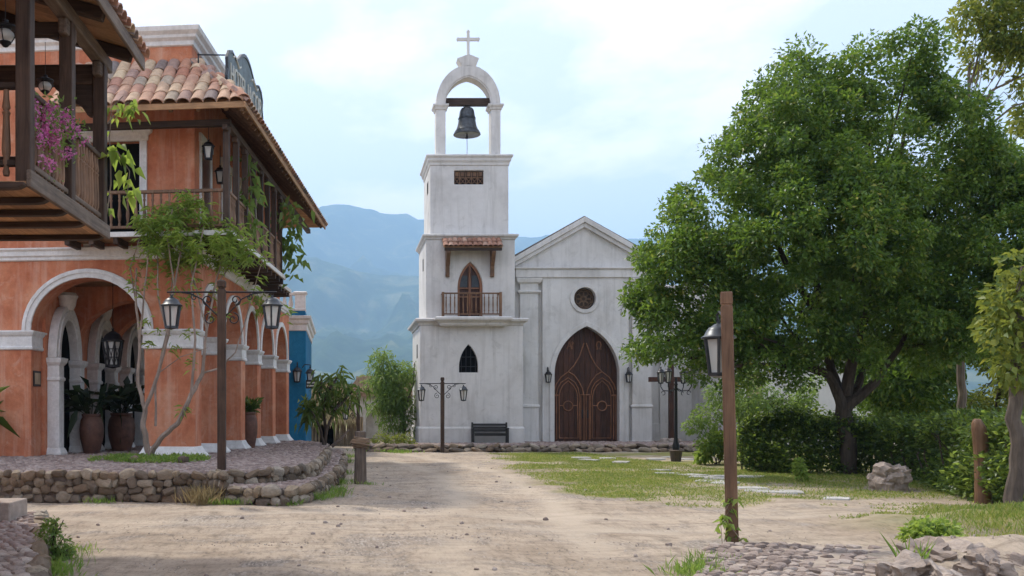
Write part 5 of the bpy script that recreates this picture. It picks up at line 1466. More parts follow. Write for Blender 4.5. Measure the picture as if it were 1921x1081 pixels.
# ------------------------------------------------------------------ vegetation
def blob_leaves(centers, radii, per, inner=.45, out_bias=.6, droop=.25):
    "points and directions of leaves on and inside a list of clumps"
    Ps, Ds = [], []
    for c, r_, n in zip(centers, radii, per):
        d, q = sphere_pts(n, inner)
        q[:, 2] *= .78
        Ps.append(np.asarray(c) + q*r_)
        Ds.append(d*out_bias + rng.normal(0, .6, (n, 3)) + np.array([0, 0, -droop]))
    return np.concatenate(Ps), np.concatenate(Ds)
def in_poly_px(poly, n, shrink=0):
    P = np.array(poly, float); out_ = []
    lo, hi = P.min(0), P.max(0)
    while len(out_) < n:
        q = rng.uniform(lo, hi, (n*4, 2)); sdv = poly_sd(q[:, 0], q[:, 1], P)
        for a, s_ in zip(q[sdv > shrink], sdv[sdv > shrink]): out_.append((a[0], a[1], s_))
    return out_[:n]
def crown_from_outline(poly, Y, depth, n_clumps, r_m, per, rough=.6):
    "clump centres filling a crown whose silhouette is the outline: rounded in depth"
    pxm = FPX / Y
    cs, rs2, ps = [], [], []
    mid_ = at(sum(p[0] for p in poly)/len(poly), CY, Y); ray = Vector((mid_.x, mid_.y, 0)).normalized()
    for (px_, py_, sdv) in in_poly_px(poly, n_clumps, r_m*pxm*.45):
        r_ = min(r_m*rnd.uniform(.65, 1.35), sdv/pxm*1.25 + .12)
        half = depth * min(1.0, math.sqrt(max(sdv, 4) / (pxm*2.6)))
        s_ = rnd.choice((-1, -1, 1)) * (rnd.random() ** .55)
        cs.append(tuple(at(px_, py_, Y) + ray*half*s_)); rs2.append(r_); ps.append(int(per * (r_/r_m)**2) + 8)
    return cs, rs2, ps
def limb(mb, pts, r0, r1, n=8, seed=0):
    "bent tapered limb through pts"
    q = []
    P_ = [Vector(p) for p in pts]
    for i in range(len(P_) - 1):
        for k in range(4):
            t_ = k/4; p = P_[i].lerp(P_[i+1], t_)
            q.append(p + Vector((rnd.uniform(-1, 1), rnd.uniform(-1, 1), rnd.uniform(-.4, .4)))*r0*.28)
    q.append(P_[-1])
    m_ = len(q) - 1
    mb.tube(q, [r0 + (r1 - r0)*(i/m_)**.8 for i in range(m_ + 1)], n)
    return q

# the big tree on the right
YTREE = 24.3
tb = gnd(1590, 890, 0); YTREE = tb.y
big = thing('leafy_tree', (tb.x, tb.y, 0), 'huge dense green tree right of the church', 'tree')
OUT = [(1168, 488), (1205, 462), (1236, 448), (1232, 395), (1262, 372), (1292, 345), (1300, 300), (1330, 262), (1342, 228), (1372, 188), (1418, 165), (1436, 128), (1462, 96), (1500, 84), (1536, 100), (1560, 118), (1590, 118), (1610, 88), (1650, 82), (1690, 64), (1740, 70), (1768, 92), (1770, 130), (1760, 160), (1772, 200), (1800, 215), (1835, 222), (1872, 262), (1921, 300), (1990, 340), (2010, 480), (1985, 620), (1900, 680), (1800, 690), (1740, 720), (1650, 700), (1560, 720), (1480, 742), (1400, 700), (1350, 700), (1310, 728), (1250, 712), (1190, 700), (1168, 650), (1180, 600), (1195, 560), (1190, 520)]
lob, lr, _p = crown_from_outline([(a, b_ + 22) for a, b_ in OUT], YTREE, 3.0, 66, 1.0, 1)
for px_, py_, r_, dy in ((1212, 498, .5, -.3), (1238, 545, .62, .2), (1228, 610, .6, -.4), (1262, 660, .55, .2), (1310, 690, .5, -.5), (1300, 600, .8, -.6), (1285, 430, .7, .1), (1330, 520, .85, -.8), (1215, 660, .45, .2), (1290, 380, .5, .3), (1350, 640, .7, -.9), (1495, 140, .6, 0), (1690, 140, .5, 0), (1405, 260, .8, -.3), (1365, 340, .8, -.2), (1450, 200, .75, .2), (1470, 330, .9, -1.2), (1840, 330, .9, -.4), (1905, 410, .9, -.2), (1880, 520, .9, -.5), (1820, 600, .8, -.6), (1740, 630, .75, -.8), (1500, 620, .8, -1.0), (1625, 620, .75, -1.2), (1560, 230, .9, -.8), (1440, 480, .9, -1.4), (1945, 330, .9, .2), (1950, 480, .95, 0), (1915, 620, .8, -.2), (1870, 420, .9, -1.0), (1380, 560, .8, -1.2), (1450, 690, .55, -.8)):
    lob.append(tuple(at(px_, py_, YTREE) + Vector((0, dy, 0)))); lr.append(r_)
cs, rs2, ps = [], [], []
for c_, r_ in zip(lob, lr):
    for k in range(max(3, int(11*r_*r_))):
        d_ = Vector((rnd.gauss(0, 1), rnd.gauss(0, 1) - .35, rnd.gauss(.45, .8))).normalized()
        q_ = rnd.uniform(.24, .44)
        cs.append(tuple(Vector(c_) + d_*(max(0, r_ - q_*.7)))); rs2.append(q_); ps.append(int(1500*q_*q_) + 12)
fc, fr_, _p = crown_from_outline(OUT, YTREE, 2.6, 230, .5, 1)
cs += fc; rs2 += fr_; ps += [int(210*r_*r_/.25) + 6 for r_ in fr_]
P, D = blob_leaves(cs, rs2, ps, .3)
P2_, D2_ = [], []
me = leaf_mesh('crown', P - np.array(big.location), D, .085 + .075*rng.random(len(P)), .045 + .03*rng.random(len(P)), M['leaf'], .22)
link('crown', me, big)
tr = MB()
A = Vector((0, 0, 0))
def T(px_, py_, dy=0): return at(px_, py_, YTREE) + Vector((0, dy, 0)) - Vector(big.location)
limb(tr, [Vector((0, 0, -.2)), T(1588, 820), T(1583, 760)], .21, .18, 10)
ends = []
for path, r0 in (([(1583, 765, 0), (1548, 705, -.2), (1510, 690, -.5), (1430, 600, -1)], .15), ([(1585, 765, 0), (1570, 690, .3), (1560, 560, .6), (1540, 380, .8)], .17), ([(1586, 765, 0), (1630, 720, -.2), (1665, 660, -.4), (1720, 540, -.9)], .16),
                 ([(1590, 770, 0), (1640, 700, .6), (1760, 580, 1.5), (1860, 440, 1.8)], .13), ([(1583, 740, 0), (1600, 600, -.5), (1650, 400, -.6), (1690, 200, -.3)], .15),
                 ([(1540, 700, 0), (1440, 650, .5), (1330, 620, .2), (1250, 640, 0)], .09), ([(1560, 600, .6), (1460, 450, .2), (1380, 320, 0)], .1), ([(1510, 690, -.5), (1420, 690, -1), (1330, 690, -1), (1225, 660, -.6)], .07), ([(1560, 560, .6), (1500, 300, .3), (1490, 140, 0)], .09)):
    limb(tr, [T(*p) for p in path], r0, .03, 8)
for k in range(46):
    c_ = Vector(cs[rnd.randrange(len(cs))]) - Vector(big.location)
    s_ = Vector((c_.x*.5, c_.y*.3, 2.4 + (c_.z - 2.4)*.55))
    limb(tr, [s_, s_.lerp(c_, .55) + Vector((0, 0, -.15)), c_], .04, .008, 5)
tr.build('trunk', M['bark_d'], big, smooth=True, fix=False)

def simple_tree(name, label, base, poly, Y, depth, n, r_m, per, mat, Ls, Ws, trunk, r0, bark='bark_d', group=None, cat='tree', droop=.25, fine=True):
    t_ = thing(name, base, label, cat, group)
    bl = Vector(base)
    cs, rs2, ps = crown_from_outline(poly, Y, depth, n, r_m, per)
    P, D = blob_leaves(cs, rs2, ps, droop=droop)
    link('crown', leaf_mesh('crown', P - np.array(bl), D, Ls*(.7 + .6*rng.random(len(P))), Ws*(.7 + .6*rng.random(len(P))), M[mat], .2, droop=.15), t_)
    mb = MB()
    for path, ra, rb in trunk: limb(mb, [at(*p) - bl for p in path], ra, rb, 8)
    if fine and trunk:
        top = at(*trunk[0][0][-1]) - bl
        for k in range(14):
            c_ = Vector(cs[rnd.randrange(len(cs))]) - bl
            limb(mb, [top.lerp(Vector((0, 0, top.z*.5)), rnd.random()*.5), top.lerp(c_, .5), c_], r0*.22, .006, 5)
    mb.build('trunk', M[bark], t_, smooth=True, fix=False)
    return t_
# trees behind the hedge
G = 'trees behind the hedge'
b0 = gnd(1700, 868, 0)
simple_tree('garden_tree', 'dark leafy garden tree behind the hedge, right of the big trunk', (b0.x, b0.y, 0), [(1600, 800), (1590, 700), (1640, 620), (1740, 600), (1800, 640), (1800, 800)], b0.y, 2.0, 60, .6, 260, 'leaf', .15, .08, [([(1700, 868, b0.y), (1702, 780, b0.y), (1700, 700, b0.y)], .12, .06)], .12, group=G)
b0 = gnd(1440, 862, 0)
simple_tree('garden_tree', 'small pale green tree in front of the white house', (b0.x, b0.y, 0), [(1370, 800), (1390, 730), (1420, 690), (1480, 720), (1540, 700), (1570, 750), (1550, 800)], b0.y, 1.2, 26, .42, 150, 'leaf_f', .13, .06, [([(1440, 862, b0.y), (1445, 800, b0.y), (1450, 740, b0.y)], .07, .03)], .07, group=G)
b0 = gnd(1872, 868, 0)
simple_tree('garden_tree', 'bright yellow green tree behind the broken stump', (b0.x, b0.y, 0), [(1800, 810), (1810, 690), (1850, 600), (1921, 560), (2000, 600), (2000, 810)], b0.y, 1.8, 48, .5, 190, 'leaf_y', .15, .08, [([(1872, 868, b0.y), (1870, 780, b0.y), (1880, 680, b0.y)], .12, .05)], .1, group=G)
# tall tree with the bare stub, upper right
YQ = 27.5
b0 = Vector((fx(1807, YQ), YQ, 0))
simple_tree('tall_tree', 'tall sparse tree with olive leaves and a bare stub at the upper right', b0,
            [(1788, 50), (1800, 20), (1818, -40), (1900, -120), (2060, -100), (2060, 330), (1960, 320), (1900, 260), (1905, 190), (1890, 140), (1850, 160), (1800, 110)], YQ, 1.8, 64, .55, 150, 'leaf_y', .17, .09,
            [([(1809, 905, YQ), (1806, 780, YQ), (1802, 700, YQ), (1808, 560, YQ), (1815, 380, YQ), (1814, 220, YQ), (1819, 118, YQ)], .15, .035), ([(1814, 250, YQ), (1860, 170, YQ), (1900, 150, YQ), (1960, 120, YQ)], .05, .015), ([(1815, 330, YQ), (1850, 240, YQ), (1900, 200, YQ), (1960, 180, YQ)], .05, .015),
             ([(1806, 640, YQ), (1785, 560, YQ), (1770, 480, YQ)], .06, .02), ([(1819, 160, YQ), (1850, 60, YQ), (1880, -30, YQ)], .035, .012), ([(1817, 190, YQ), (1786, 155, YQ)], .012, .006)], .06, 'bark')
# right edge tree
YE_ = 14.6
b0 = Vector((fx(1906, YE_), YE_, 0))
simple_tree('edge_tree', 'slender pale trunk with bright leaves at the right picture edge', b0,
            [(1862, 690), (1850, 600), (1870, 520), (1900, 470), (1990, 430), (2040, 560), (2000, 700), (1921, 720), (1880, 720)], YE_, 1.2, 26, .36, 85, 'leaf_y', .13, .07,
            [([(1900, 960, YE_), (1908, 860, YE_), (1903, 760, YE_), (1912, 660, YE_), (1925, 500, YE_)], .13, .07)], .06, 'bark')
# broken stump
sbp = gnd(1842, 944, 0)
st_ = MB().tube([(0.03, 0, -.1), (.015, 0, .3), (0, 0, .7), (-.02, .01, 1.05), (-.05, .01, 1.25), (-.09, .01, 1.36), (-.13, .01, 1.38)], [.14, .125, .115, .115, .11, .08, .03], 11)
so = st_.build('tree_stump', M['redwood'], None, smooth=True, fix=False); so.location = sbp
tag(so, 'broken red brown stump standing before the hedge, right side', 'stump')

# hedge: one long leafy body with stems
hpath = [gnd(1395, 884, 0), gnd(1500, 889, 0), gnd(1640, 890, 0), gnd(1740, 905, 0), gnd(1830, 935, 0), gnd(1960, 962, 0)]
hedge = thing('hedge', hpath[2], 'dark clipped hedge running behind the lawn and boulder', 'hedge')
n_ = 36000
seg = rng.random(n_)*(len(hpath) - 1); k0 = seg.astype(int); f_ = (seg - k0)[:, None]
HP = np.array([tuple(p) for p in hpath]); base_ = HP[k0]*(1-f_) + HP[k0+1]*f_
dirv = unit(HP[k0+1] - HP[k0]); nrm = np.stack([dirv[:, 1], -dirv[:, 0], np.zeros(n_)], 1)
hh = 1.2 + .95*(fbm(base_[:, 0]*.9, base_[:, 1]*.9, 4) - .5)
zz2 = np.where(rng.random(n_) < .3, hh + rng.normal(0, .05, n_), rng.random(n_)*hh)
off = np.where(zz2 > hh - .03, rng.uniform(-.1, .8, n_), rng.random(n_)**2*.35 - .1 + .16*np.sin(zz2*4 + base_[:, 0]*2))
back = rng.random(n_) < .15
P = base_ - nrm*np.where(back, .8, off)[:, None] * 1.0 + np.array([0, 0, .05]); P[:, 2] = zz2 + .04
P += rng.normal(0, .085, (n_, 3))
D = nrm*.7 + rng.normal(0, .6, (n_, 3)) + np.array([0, 0, .1])
link('foliage', leaf_mesh('foliage', P - np.array(hedge.location), D, .085 + .06*rng.random(n_), .055, M['leaf_h'], .2), hedge)
sel = rng.integers(0, n_, 5200); sel = sel[fbm(P[sel, 0]*1.6, P[sel, 2]*2.2 + P[sel, 1], 3) > .5]
link('bright_leaves', leaf_mesh('bright_leaves', P[sel] + nrm[sel]*.05 - np.array(hedge.location), D[sel], .12, .07, M['leaf_b'], .2), hedge)  # second layer of brighter leaves, their colour adding highlights to the hedge
b = MB()
for k in range(46):
    t_ = rnd.random()*(len(hpath)-1); i = int(t_); p = hpath[i].lerp(hpath[i+1], t_ - i) + Vector((.1, .35, 0))
    limb(b, [p, p + Vector((rnd.uniform(-.2, .2), rnd.uniform(-.1, .2), .6)), p + Vector((rnd.uniform(-.3, .3), rnd.uniform(-.1, .2), 1.1))], .025, .01, 5)
tag(b.build('stems', M['bark_d'], hedge, world=True, fix=False), kind='stuff')

def bush(name, label, base, blobs, mat, n, Ls, Ws, cat='bush', group=None, stems=8):
    t_ = thing(name, base, label, cat, group)
    cs = [Vector((x, y, z)) for x, y, z, r_ in blobs]; rs2 = [b_[3] for b_ in blobs]
    tot = sum(r_*r_ for r_ in rs2)
    P, D = blob_leaves(cs, rs2, [int(n*r_*r_/tot) + 3 for r_ in rs2], .35)
    P[:, 2] = np.abs(P[:, 2])
    link('foliage', leaf_mesh('foliage', P, D, Ls*(.7 + .6*rng.random(len(P))), Ws, M[mat], .2, droop=.15), t_)
    b = MB()
    for k in range(stems):
        c_ = cs[k % len(cs)]
        limb(b, [Vector((rnd.uniform(-.1, .1), rnd.uniform(-.1, .1), -.02)), c_*.5, c_ + Vector((rnd.uniform(-.15, .15), 0, .05))], .016, .005, 5)
    tag(b.build('stems', M['bark_d'], t_, fix=False), kind='stuff')
    return t_
def blobs_px(base_px, base_py, lst):
    g_ = gnd(base_px, base_py, 0); s_ = g_.y/FPX
    return (g_.x, g_.y, 0), [((px_ - base_px)*s_, dy, EYE + (CY - py_)*s_, r_) for px_, py_, dy, r_ in lst]
BG = 'bushes along the lawn'
bs, bb = blobs_px(1400, 872, [(1330, 780, 0, .5), (1360, 740, .3, .5), (1400, 760, 0, .6), (1440, 790, .1, .55), (1330, 830, -.1, .45), (1390, 830, -.1, .55), (1450, 840, 0, .5), (1300, 800, 0, .3), (1380, 705, .3, .35), (1420, 710, .4, .4)])
bush('shrub', 'tall loose shrub between the street lamp and the hedge', bs, bb, 'leaf_f', 4600, .12, .055, group=BG, stems=14)
bs, bb = blobs_px(1345, 872, [(1335, 838, 0, .22), (1350, 820, 0, .2), (1320, 855, 0, .18), (1365, 850, 0, .2)])
bush('shrub', 'bright green broad leaved shrub at the lawn edge under the tall shrub', bs, bb, 'leaf_b', 420, .22, .12, group=BG)
bs, bb = blobs_px(1503, 905, [(1500, 880, 0, .14), (1506, 893, 0, .12), (1498, 868, 0, .1)])
bush('shrub', 'tiny fresh green sapling in the grass before the hedge', bs, bb, 'leaf_b', 240, .11, .05, group=BG, stems=3)
bs, bb = blobs_px(1755, 1032, [(1720, 1005, 0, .17), (1745, 1000, .1, .19), (1775, 1000, .1, .18), (1795, 1005, .2, .15), (1760, 1018, -.1, .17)])
bush('shrub', 'low weedy plant growing over the rocks in the right corner', bs, bb, 'leaf_b', 1500, .07, .04, group=BG)
bs, bb = blobs_px(560, 835, [(548, 815, 0, .3), (556, 795, 0, .28), (562, 825, 0, .25), (545, 775, 0, .2)])
bush('shrub', 'thin green shrub at the foot of the blue house', bs, bb, 'leaf_f', 700, .16, .06, group=BG)
bs, bb = blobs_px(735, 846, [(715, 825, 0, .35), (740, 830, 0, .4), (760, 828, 0, .4), (700, 835, 0, .25), (770, 838, -.2, .3)])
bush('shrub', 'dry low scrub at the left foot of the church tower', bs, bb, 'leaf_y', 1200, .13, .05, group=BG)

# feathery tree beside the tower
YFT = 43.5
b0 = at(757, 835, YFT); b0.z = 0
simple_tree('feathery_tree', 'light green feathery tree beside the left side of the tower', b0, [(690, 800), (700, 750), (680, 700), (695, 655), (715, 645), (735, 675), (745, 690), (770, 660), (785, 690), (785, 810), (720, 815)], YFT, 1.3, 46, .5, 85, 'leaf_f', .26, .06,
            [([(757, 838, YFT), (757, 770, YFT), (750, 720, YFT)], .1, .05), ([(757, 790, YFT), (725, 720, YFT), (712, 665, YFT)], .06, .02), ([(757, 780, YFT), (775, 720, YFT), (778, 680, YFT)], .05, .02)], .08, 'bark', droop=.6)
# drooping leaf tree at the end of the terrace
YM = 31.0
b0 = at(608, 838, YM)
dt = thing('drooping_tree', b0, 'forked tree with hanging dark leaves before the thatched hut', 'tree')
mb = MB(); tips = []
for path in ([(608, 838), (600, 800), (585, 770), (578, 752)], [(608, 838), (615, 800), (628, 770), (640, 745)], [(612, 815), (606, 760), (618, 715)], [(585, 775), (572, 770)], [(628, 770), (600, 740), (605, 705)], [(628, 770), (655, 740), (665, 730)], [(618, 730), (637, 702)]):
    q = limb(mb, [at(a, b_, YM) + Vector((0, rnd.uniform(-.3, .3), 0)) - b0 for a, b_ in path], .06, .018, 6); tips += [q[-1], q[-3], q[-5]]
mb.build('trunk', M['bark_d'], dt, smooth=True, fix=False)
n_ = 380
tp = np.array([tuple(p) for p in tips])[rng.integers(0, len(tips), n_)] + rng.normal(0, .16, (n_, 3))
D = np.stack([rng.normal(0, .6, n_), rng.normal(0, .6, n_), rng.uniform(-1.3, .1, n_)], 1)
link('crown', leaf_mesh('crown', tp, D, rng.uniform(.28, .5, n_), .085, M['leaf_m'], .2, droop=.3), dt)

# young tree on the terrace with a fan of pale stems
YS_ = 20.7
b0 = gnd(281, 862, TZ); YS_ = b0.y
yt = thing('young_tree', (b0.x, b0.y, TZ), 'slender multi stemmed young tree before the orange arch', 'tree')
bl = Vector((b0.x, b0.y, TZ)); mb = MB()
paths = [([(281, 858, 0), (268, 800, 0), (272, 765, 0)], .075, .055), ([(281, 856, 0), (300, 825, -.05), (335, 795, -.1), (362, 740, -.1), (380, 700, 0)], .065, .045),
         ([(272, 768, 0), (258, 720, 0), (262, 640, 0), (250, 560, .1), (252, 500, .1)], .05, .02), ([(272, 768, 0), (298, 700, 0), (318, 630, -.1), (330, 540, -.1), (345, 440, 0)], .05, .018),
         ([(380, 700, 0), (388, 620, 0), (400, 540, .1), (420, 460, .1)], .04, .014), ([(380, 700, 0), (410, 690, .1), (440, 660, .1), (470, 560, .1), (495, 470, .1)], .026, .008), ([(362, 740, -.1), (372, 640, -.2), (365, 540, -.2), (385, 430, -.1)], .036, .014),
         ([(318, 630, -.1), (300, 560, -.1), (295, 460, 0)], .028, .012), ([(262, 640, 0), (275, 540, -.1), (290, 420, -.1)], .028, .012), ([(290, 800, .05), (288, 720, .1), (310, 600, .2), (320, 480, .2)], .03, .012), ([(388, 620, 0), (360, 520, .1), (340, 420, .1)], .026, .01),
         ([(400, 540, .1), (440, 480, .1), (450, 430, .2)], .02, .008), ([(250, 560, .1), (240, 500, .1), (262, 430, .1)], .02, .009), ([(298, 700, 0), (345, 672, -.2), (395, 655, -.2)], .014, .006), ([(330, 540, -.1), (320, 450, -.2), (330, 400, -.2)], .02, .008)]
tips = []
for path, ra, rb in paths:
    pts = [at(a, b_, YS_) + Vector((0, dy*2.2, 0)) - bl for a, b_, dy in path]
    q = limb(mb, pts, ra, rb, 7)
    if path[-1][1] < 600: tips += q[-6:]
mb.build('trunk', M['twig'], yt, smooth=True, fix=False)
n_ = 3000
tp0 = np.array([tuple(p) for p in tips])
zt_ = tp0[:, 2]
low = fz(560, YS_) - TZ
tp = []
while len(tp) < n_:
    p = tp0[rng.integers(0, len(tp0))]
    if p[2] > low or rng.random() < .12: tp.append(p)
cl = [(px_, py_) for px_, py_, s_ in in_poly_px([(262, 470), (265, 420), (300, 385), (340, 372), (385, 372), (420, 395), (445, 430), (470, 450), (480, 490), (430, 500), (380, 490), (300, 500), (258, 500)], 90)]
cc = np.array([tuple(at(a, b_, YS_) + Vector((0, rnd.uniform(-.7, .7), 0)) - bl) for a, b_ in cl])
ex = [(250, 545), (310, 470), (420, 470), (495, 440), (500, 480), (270, 520), (345, 560), (300, 620), (320, 650), (360, 680), (275, 600), (400, 590), (540, 590), (350, 620), (345, 770), (420, 590), (280, 640), (455, 520)]
ce = np.array([tuple(at(a, b_, YS_) + Vector((0, rnd.uniform(-.4, .4), 0)) - bl) for a, b_ in ex])
allc = np.concatenate([np.repeat(cc, 34, 0), np.repeat(ce, 13, 0), np.array(tp)[:350]])
ph = rng.random(len(allc))*2*PI
D = np.stack([np.cos(ph), np.sin(ph), rng.uniform(-.75, .45, len(allc))], 1)
P = allc + rng.normal(0, .07, allc.shape)
link('crown', leaf_mesh('crown', P, D, rng.uniform(.13, .25, len(P)), .04, M['leaf_b'], .2, droop=.25), yt)

# climbers: vines on the balconies, bougainvillea on the rail, creeper on the near post
def vine(name, label, pts, n, spread, Ls, Ws, mat, cat='vine', drop_=.5, stem=.01):
    p0 = Vector(pts[0]); t_ = thing(name, p0, label, cat)
    b = MB(); q = limb(b, [Vector(p) - p0 for p in pts], stem, stem*.5, 5)
    b.build('stem', M['twig'], t_, fix=False)
    qq = np.array([tuple(a) for a in q])[rng.integers(0, len(q), n)] + rng.normal(0, spread, (n, 3))
    ph = rng.random(n)*2*PI
    D = np.stack([np.cos(ph), np.sin(ph), rng.uniform(-1.2, .3, n)], 1)
    link('leaves', leaf_mesh('leaves', qq, D, Ls*(.6 + .8*rng.random(n)), Ws, M[mat], .2, droop=drop_), t_)
    return t_
vine('climbing_vine', 'bright green vine climbing the last post of the timber balcony', [bloc(-.02, BD, 3.95), bloc(.03, BD + .05, 4.4), bloc(.0, BD + .1, 5.0), bloc(.05, BD, 5.35), bloc(.2, BD, 5.5)], 9, .03, .14, .07, 'leaf_b')
vine('climbing_vine', 'cluster of large hanging leaves below the vine on the timber balcony', [bloc(-.05, BD - .05, 4.75), bloc(.12, BD, 4.8), bloc(.28, BD, 4.55), bloc(.24, BD, 4.2)], 30, .07, .2, .11, 'leaf_b')
vine('climbing_vine', 'fresh leafy shoot above the vine beside the timber balcony post', [bloc(.0, BD, 5.15), bloc(.12, BD + .05, 5.32), bloc(.26, BD, 5.42), bloc(.34, BD, 5.3)], 26, .05, .13, .065, 'leaf_b')
vine('climbing_vine', 'leafy creeper hanging on the second post of the side balcony', [hloc(1.0, 1.3, 7.4), hloc(1.02, 1.4, 6.9), hloc(1.05, 1.2, 6.3), hloc(1.05, 1.4, 5.9)], 70, .14, .24, .13, 'leaf_f')
vine('climbing_vine', 'leafy creeper hanging from the far end of the side balcony', [hloc(1.1, 6.4, 7.5), hloc(1.25, 6.3, 6.9), hloc(1.1, 6.35, 6.2), hloc(1.0, 6.3, 5.6)], 130, .22, .28, .15, 'leaf_f')
vine('climbing_vine', 'green creeper trailing under the lamp arm at the orange arcade', [hloc(.35, 5.5, 4.9), hloc(.4, 6.5, 4.6), hloc(.3, 7.5, 4.75)], 60, .15, .22, .1, 'leaf_b')
cp = near_post.location
pts = [Vector((cp.x - .02 + .1*math.cos(t_*9), cp.y - .08 - .02*math.sin(t_*9), t_)) for t_ in np.linspace(0, .55, 8)]
vine('creeper', 'light green creeper winding up the foot of the near lamp post', pts, 44, .035, .09, .05, 'leaf_b', drop_=.3, stem=.005)
vine('creeper', 'loose creeper shoot beside the near lamp post', [Vector((cp.x - .12, cp.y - .02, 0)), Vector((cp.x - .14, cp.y - .02, .25)), Vector((cp.x - .06, cp.y - .06, .4)), Vector((cp.x - .12, cp.y - .05, .5))], 12, .03, .11, .06, 'leaf_b', drop_=.3, stem=.004)
# bougainvillea
bg_ = thing('bougainvillea', bloc(-.15, .3, 3.9), 'pink bougainvillea spilling through the timber balcony railing', 'flowers')
o_ = np.array(bg_.location); cen = []
for i in range(26):
    y = rnd.uniform(.18, .75)
    cen.append(tuple(bloc(.0 + rnd.uniform(-.05, .04), y, rnd.uniform(4.2, 4.56))))
for i in range(24):
    y = rnd.uniform(.5, 1.5)
    cen.append(tuple(bloc(.0 + rnd.uniform(-.05, .04), y, 4.68 + rnd.uniform(-.12, .06))))
for q in ((.02, .35, 4.03), (.02, .5, 4.05), (.03, 1.7, 4.62), (.02, 1.05, 4.3), (.02, 1.15, 4.33)): cen.append(tuple(bloc(*q)))
cen = np.array(cen); n_ = len(cen)*20
P = np.repeat(cen, 20, 0) + rng.normal(0, .035, (n_, 3)) - o_
link('bracts', leaf_mesh('bracts', P, rng.normal(0, 1, (n_, 3)), .03 + .02*rng.random(n_), .032, M['flower'], .25), bg_)
n2 = 500
P = cen[rng.integers(0, len(cen), n2)] + rng.normal(0, .08, (n2, 3)) - o_
link('leaves', leaf_mesh('leaves', P, rng.normal(0, 1, (n2, 3)), .05 + .03*rng.random(n2), .03, M['leaf_f'], .2), bg_)
b = MB()
for k in range(9):
    c_ = Vector(cen[k*4]) - bg_.location
    limb(b, [Vector((0, 0, 0)), c_*.5 + Vector((0, 0, .1)), c_], .008, .004, 5)
b.build('stems', M['twig'], bg_, fix=False)

# ------------------------------------------------------------------ grass
def blades(P, h, w, mat, name, lean=.5):
    n = len(P)
    D = np.stack([rng.normal(0, lean, n), rng.normal(0, lean, n), np.ones(n)], 1)
    return leaf_mesh(name, P, D, h, w, mat, .05, N=rng.normal(size=(n, 3)), droop=.15)
n_ = 170000
x_ = rng.uniform(4.3, 15.5, n_); y_ = 13.5 + 25*rng.random(n_)**1.3
m_ = grassmask(x_, y_)
kp = (rng.random(n_) < m_) & (poly_sd(x_, y_, np.array([(p.x, p.y + .3) for p in hpath] + [(30, 60), (6, 60)])) < 0) | ((rng.random(n_) < m_*.7) & (y_ < 16) )
kp &= y_ < 38.2
P = np.stack([x_[kp], y_[kp], gheight(x_[kp], y_[kp]) - .005], 1)
tag(link('grass', blades(P, .035 + .06*rng.random(len(P)), .014, M['grass'], 'grass', .8)), 'short yellowing lawn grass before the church and hedge', None, None, 'stuff')
def tuft(label, spots, mat, h, w, name='grass', lean=.4, z=None, per=90, spread=.12):
    c0 = spots[0]; t_ = []
    for c in spots:
        q = np.array(tuple(c)) + np.stack([rng.normal(0, spread, per), rng.normal(0, spread*.7, per), np.zeros(per)], 1); t_.append(q)
    P = np.concatenate(t_)
    if z is None: P[:, 2] = gheight(P[:, 0], P[:, 1]) - .01
    o = link(name, blades(P - np.array(tuple(c0)), h*(.5 + .7*rng.random(len(P))), w, M[mat], name, lean))
    o.location = c0
    return tag(o, label, None, None, 'stuff')
tuft('lush grass tuft at the corner of the near cobbled patch', [gnd(a, b_, 0) for a, b_ in ((1290, 1082), (1305, 1075), (1320, 1068), (1332, 1055), (1310, 1085))], 'grass_g', .17, .012)
tuft('dry straw tuft in front of the terrace wall', [gnd(a, b_, 0) for a, b_ in ((375, 948), (390, 948), (383, 946))], 'straw', .42, .012, lean=.35)
tuft('short green weeds beside the straw tuft at the terrace wall', [gnd(a, b_, 0) for a, b_ in ((415, 948), (440, 948), (430, 946), (190, 945), (540, 948))], 'grass_g', .16, .014)
tuft('green weeds along the road side of the terrace ledge', [gnd(a, b_, 0) for a, b_ in ((636, 925), (630, 935), (640, 910), (648, 890), (652, 870), (655, 858), (600, 940))], 'grass_g', .22, .014, spread=.1)
tuft('weeds at the foot of the hitching post', [gnd(a, b_, 0) for a, b_ in ((690, 910), (664, 905))], 'grass_g', .12, .012, per=60)
tuft('spiky weed among the rocks at the bottom right', [gnd(1710, 1085, .0)], 'grass_g', .45, .018, per=22, spread=.05, lean=.35)
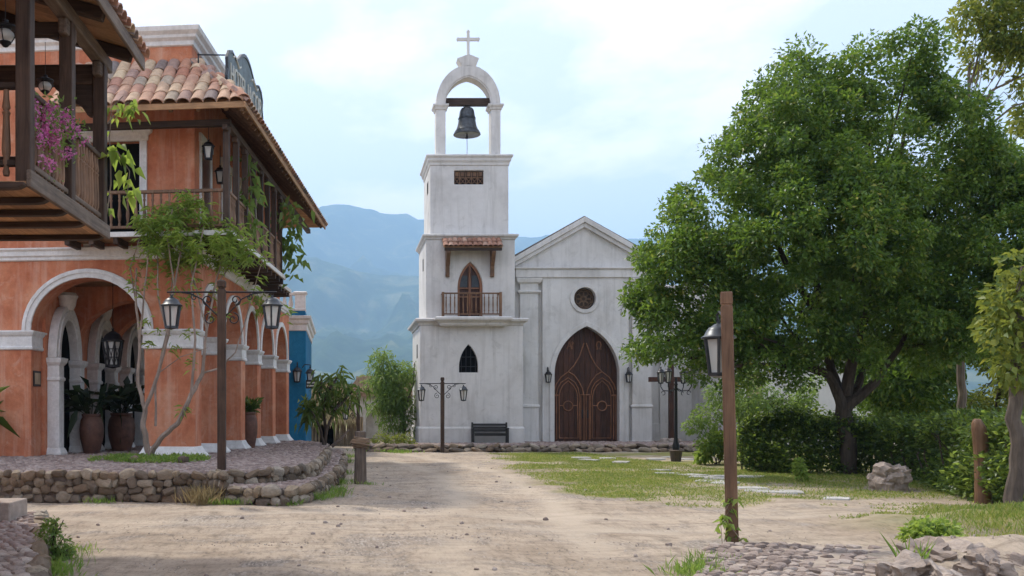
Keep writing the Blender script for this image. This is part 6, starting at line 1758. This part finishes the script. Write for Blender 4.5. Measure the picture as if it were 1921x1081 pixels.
tuft('grass fringe on the bank at the right picture edge', [gnd(a, b_, 0) for a, b_ in ((1830, 1000), (1860, 1010), (1890, 1000), (1850, 985), (1880, 985), (1910, 995), (1800, 975), (1900, 1015), (1870, 1025))], 'grass', .13, .013, spread=.3, per=240)
tuft('weeds under the shrubs along the stone platform left of the tower', [gnd(a, b_, 0) for a, b_ in ((690, 847), (720, 848), (745, 849), (760, 850))], 'grass_g', .2, .03, spread=.35)
# green bed round the young tree
bed = [Vector((bl.x + rnd.gauss(0, .75), bl.y - .3 + rnd.gauss(0, .7), TZ)) for k in range(70)]
P = np.concatenate([np.array(tuple(c)) + np.stack([rng.normal(0, .12, 55), rng.normal(0, .12, 55), np.zeros(55)], 1) for c in bed]); 
dsk = np.hypot((P[:, 0] - bl.x - .1)/1.25, (P[:, 1] - bl.y + .5)/1.5) < 1
P = P[dsk]; o_ = np.array([bl.x, bl.y, TZ])
bd2 = thing('planting_bed', bl, 'patch of low lush weeds round the young tree on the terrace', 'plants')
link('weeds', blades(P - o_, .07 + .14*rng.random(len(P)), .022, M['grass_g'], 'weeds', .7), bd2)
q = P[rng.integers(0, len(P), 900)] - o_
link('leaves', leaf_mesh('leaves', q + np.array([0, 0, .1])*rng.random((900, 1)), rng.normal(0, 1, (900, 3)), .07, .04, M['leaf_b'], .2), bd2)
for k, (dx, dy) in enumerate(((-.05, -1.35), (.95, -1.4))):
    link('edge_stone', STONES[k], bd2, (dx, dy, .05), (0, 0, k), (.2, .18, .16))
# weeds at the bottom left
bs, bb = blobs_px(95, 1050, [(90, 1000, 0, .12), (100, 985, 0, .1), (110, 1020, 0, .12), (85, 1040, 0, .14), (105, 1050, 0, .12), (120, 1035, 0, .1)])
bush('weed', 'tall weedy plant beside the cobbles in the bottom left corner', bs, bb, 'leaf_f', 700, .06, .025, 'plants')
tuft('lush grass along the cobbled strip at the bottom left', [gnd(a, b_, 0) for a, b_ in ((95, 1078), (110, 1070), (85, 1082), (120, 1050), (130, 1040), (100, 1090))], 'grass_g', .16, .012)
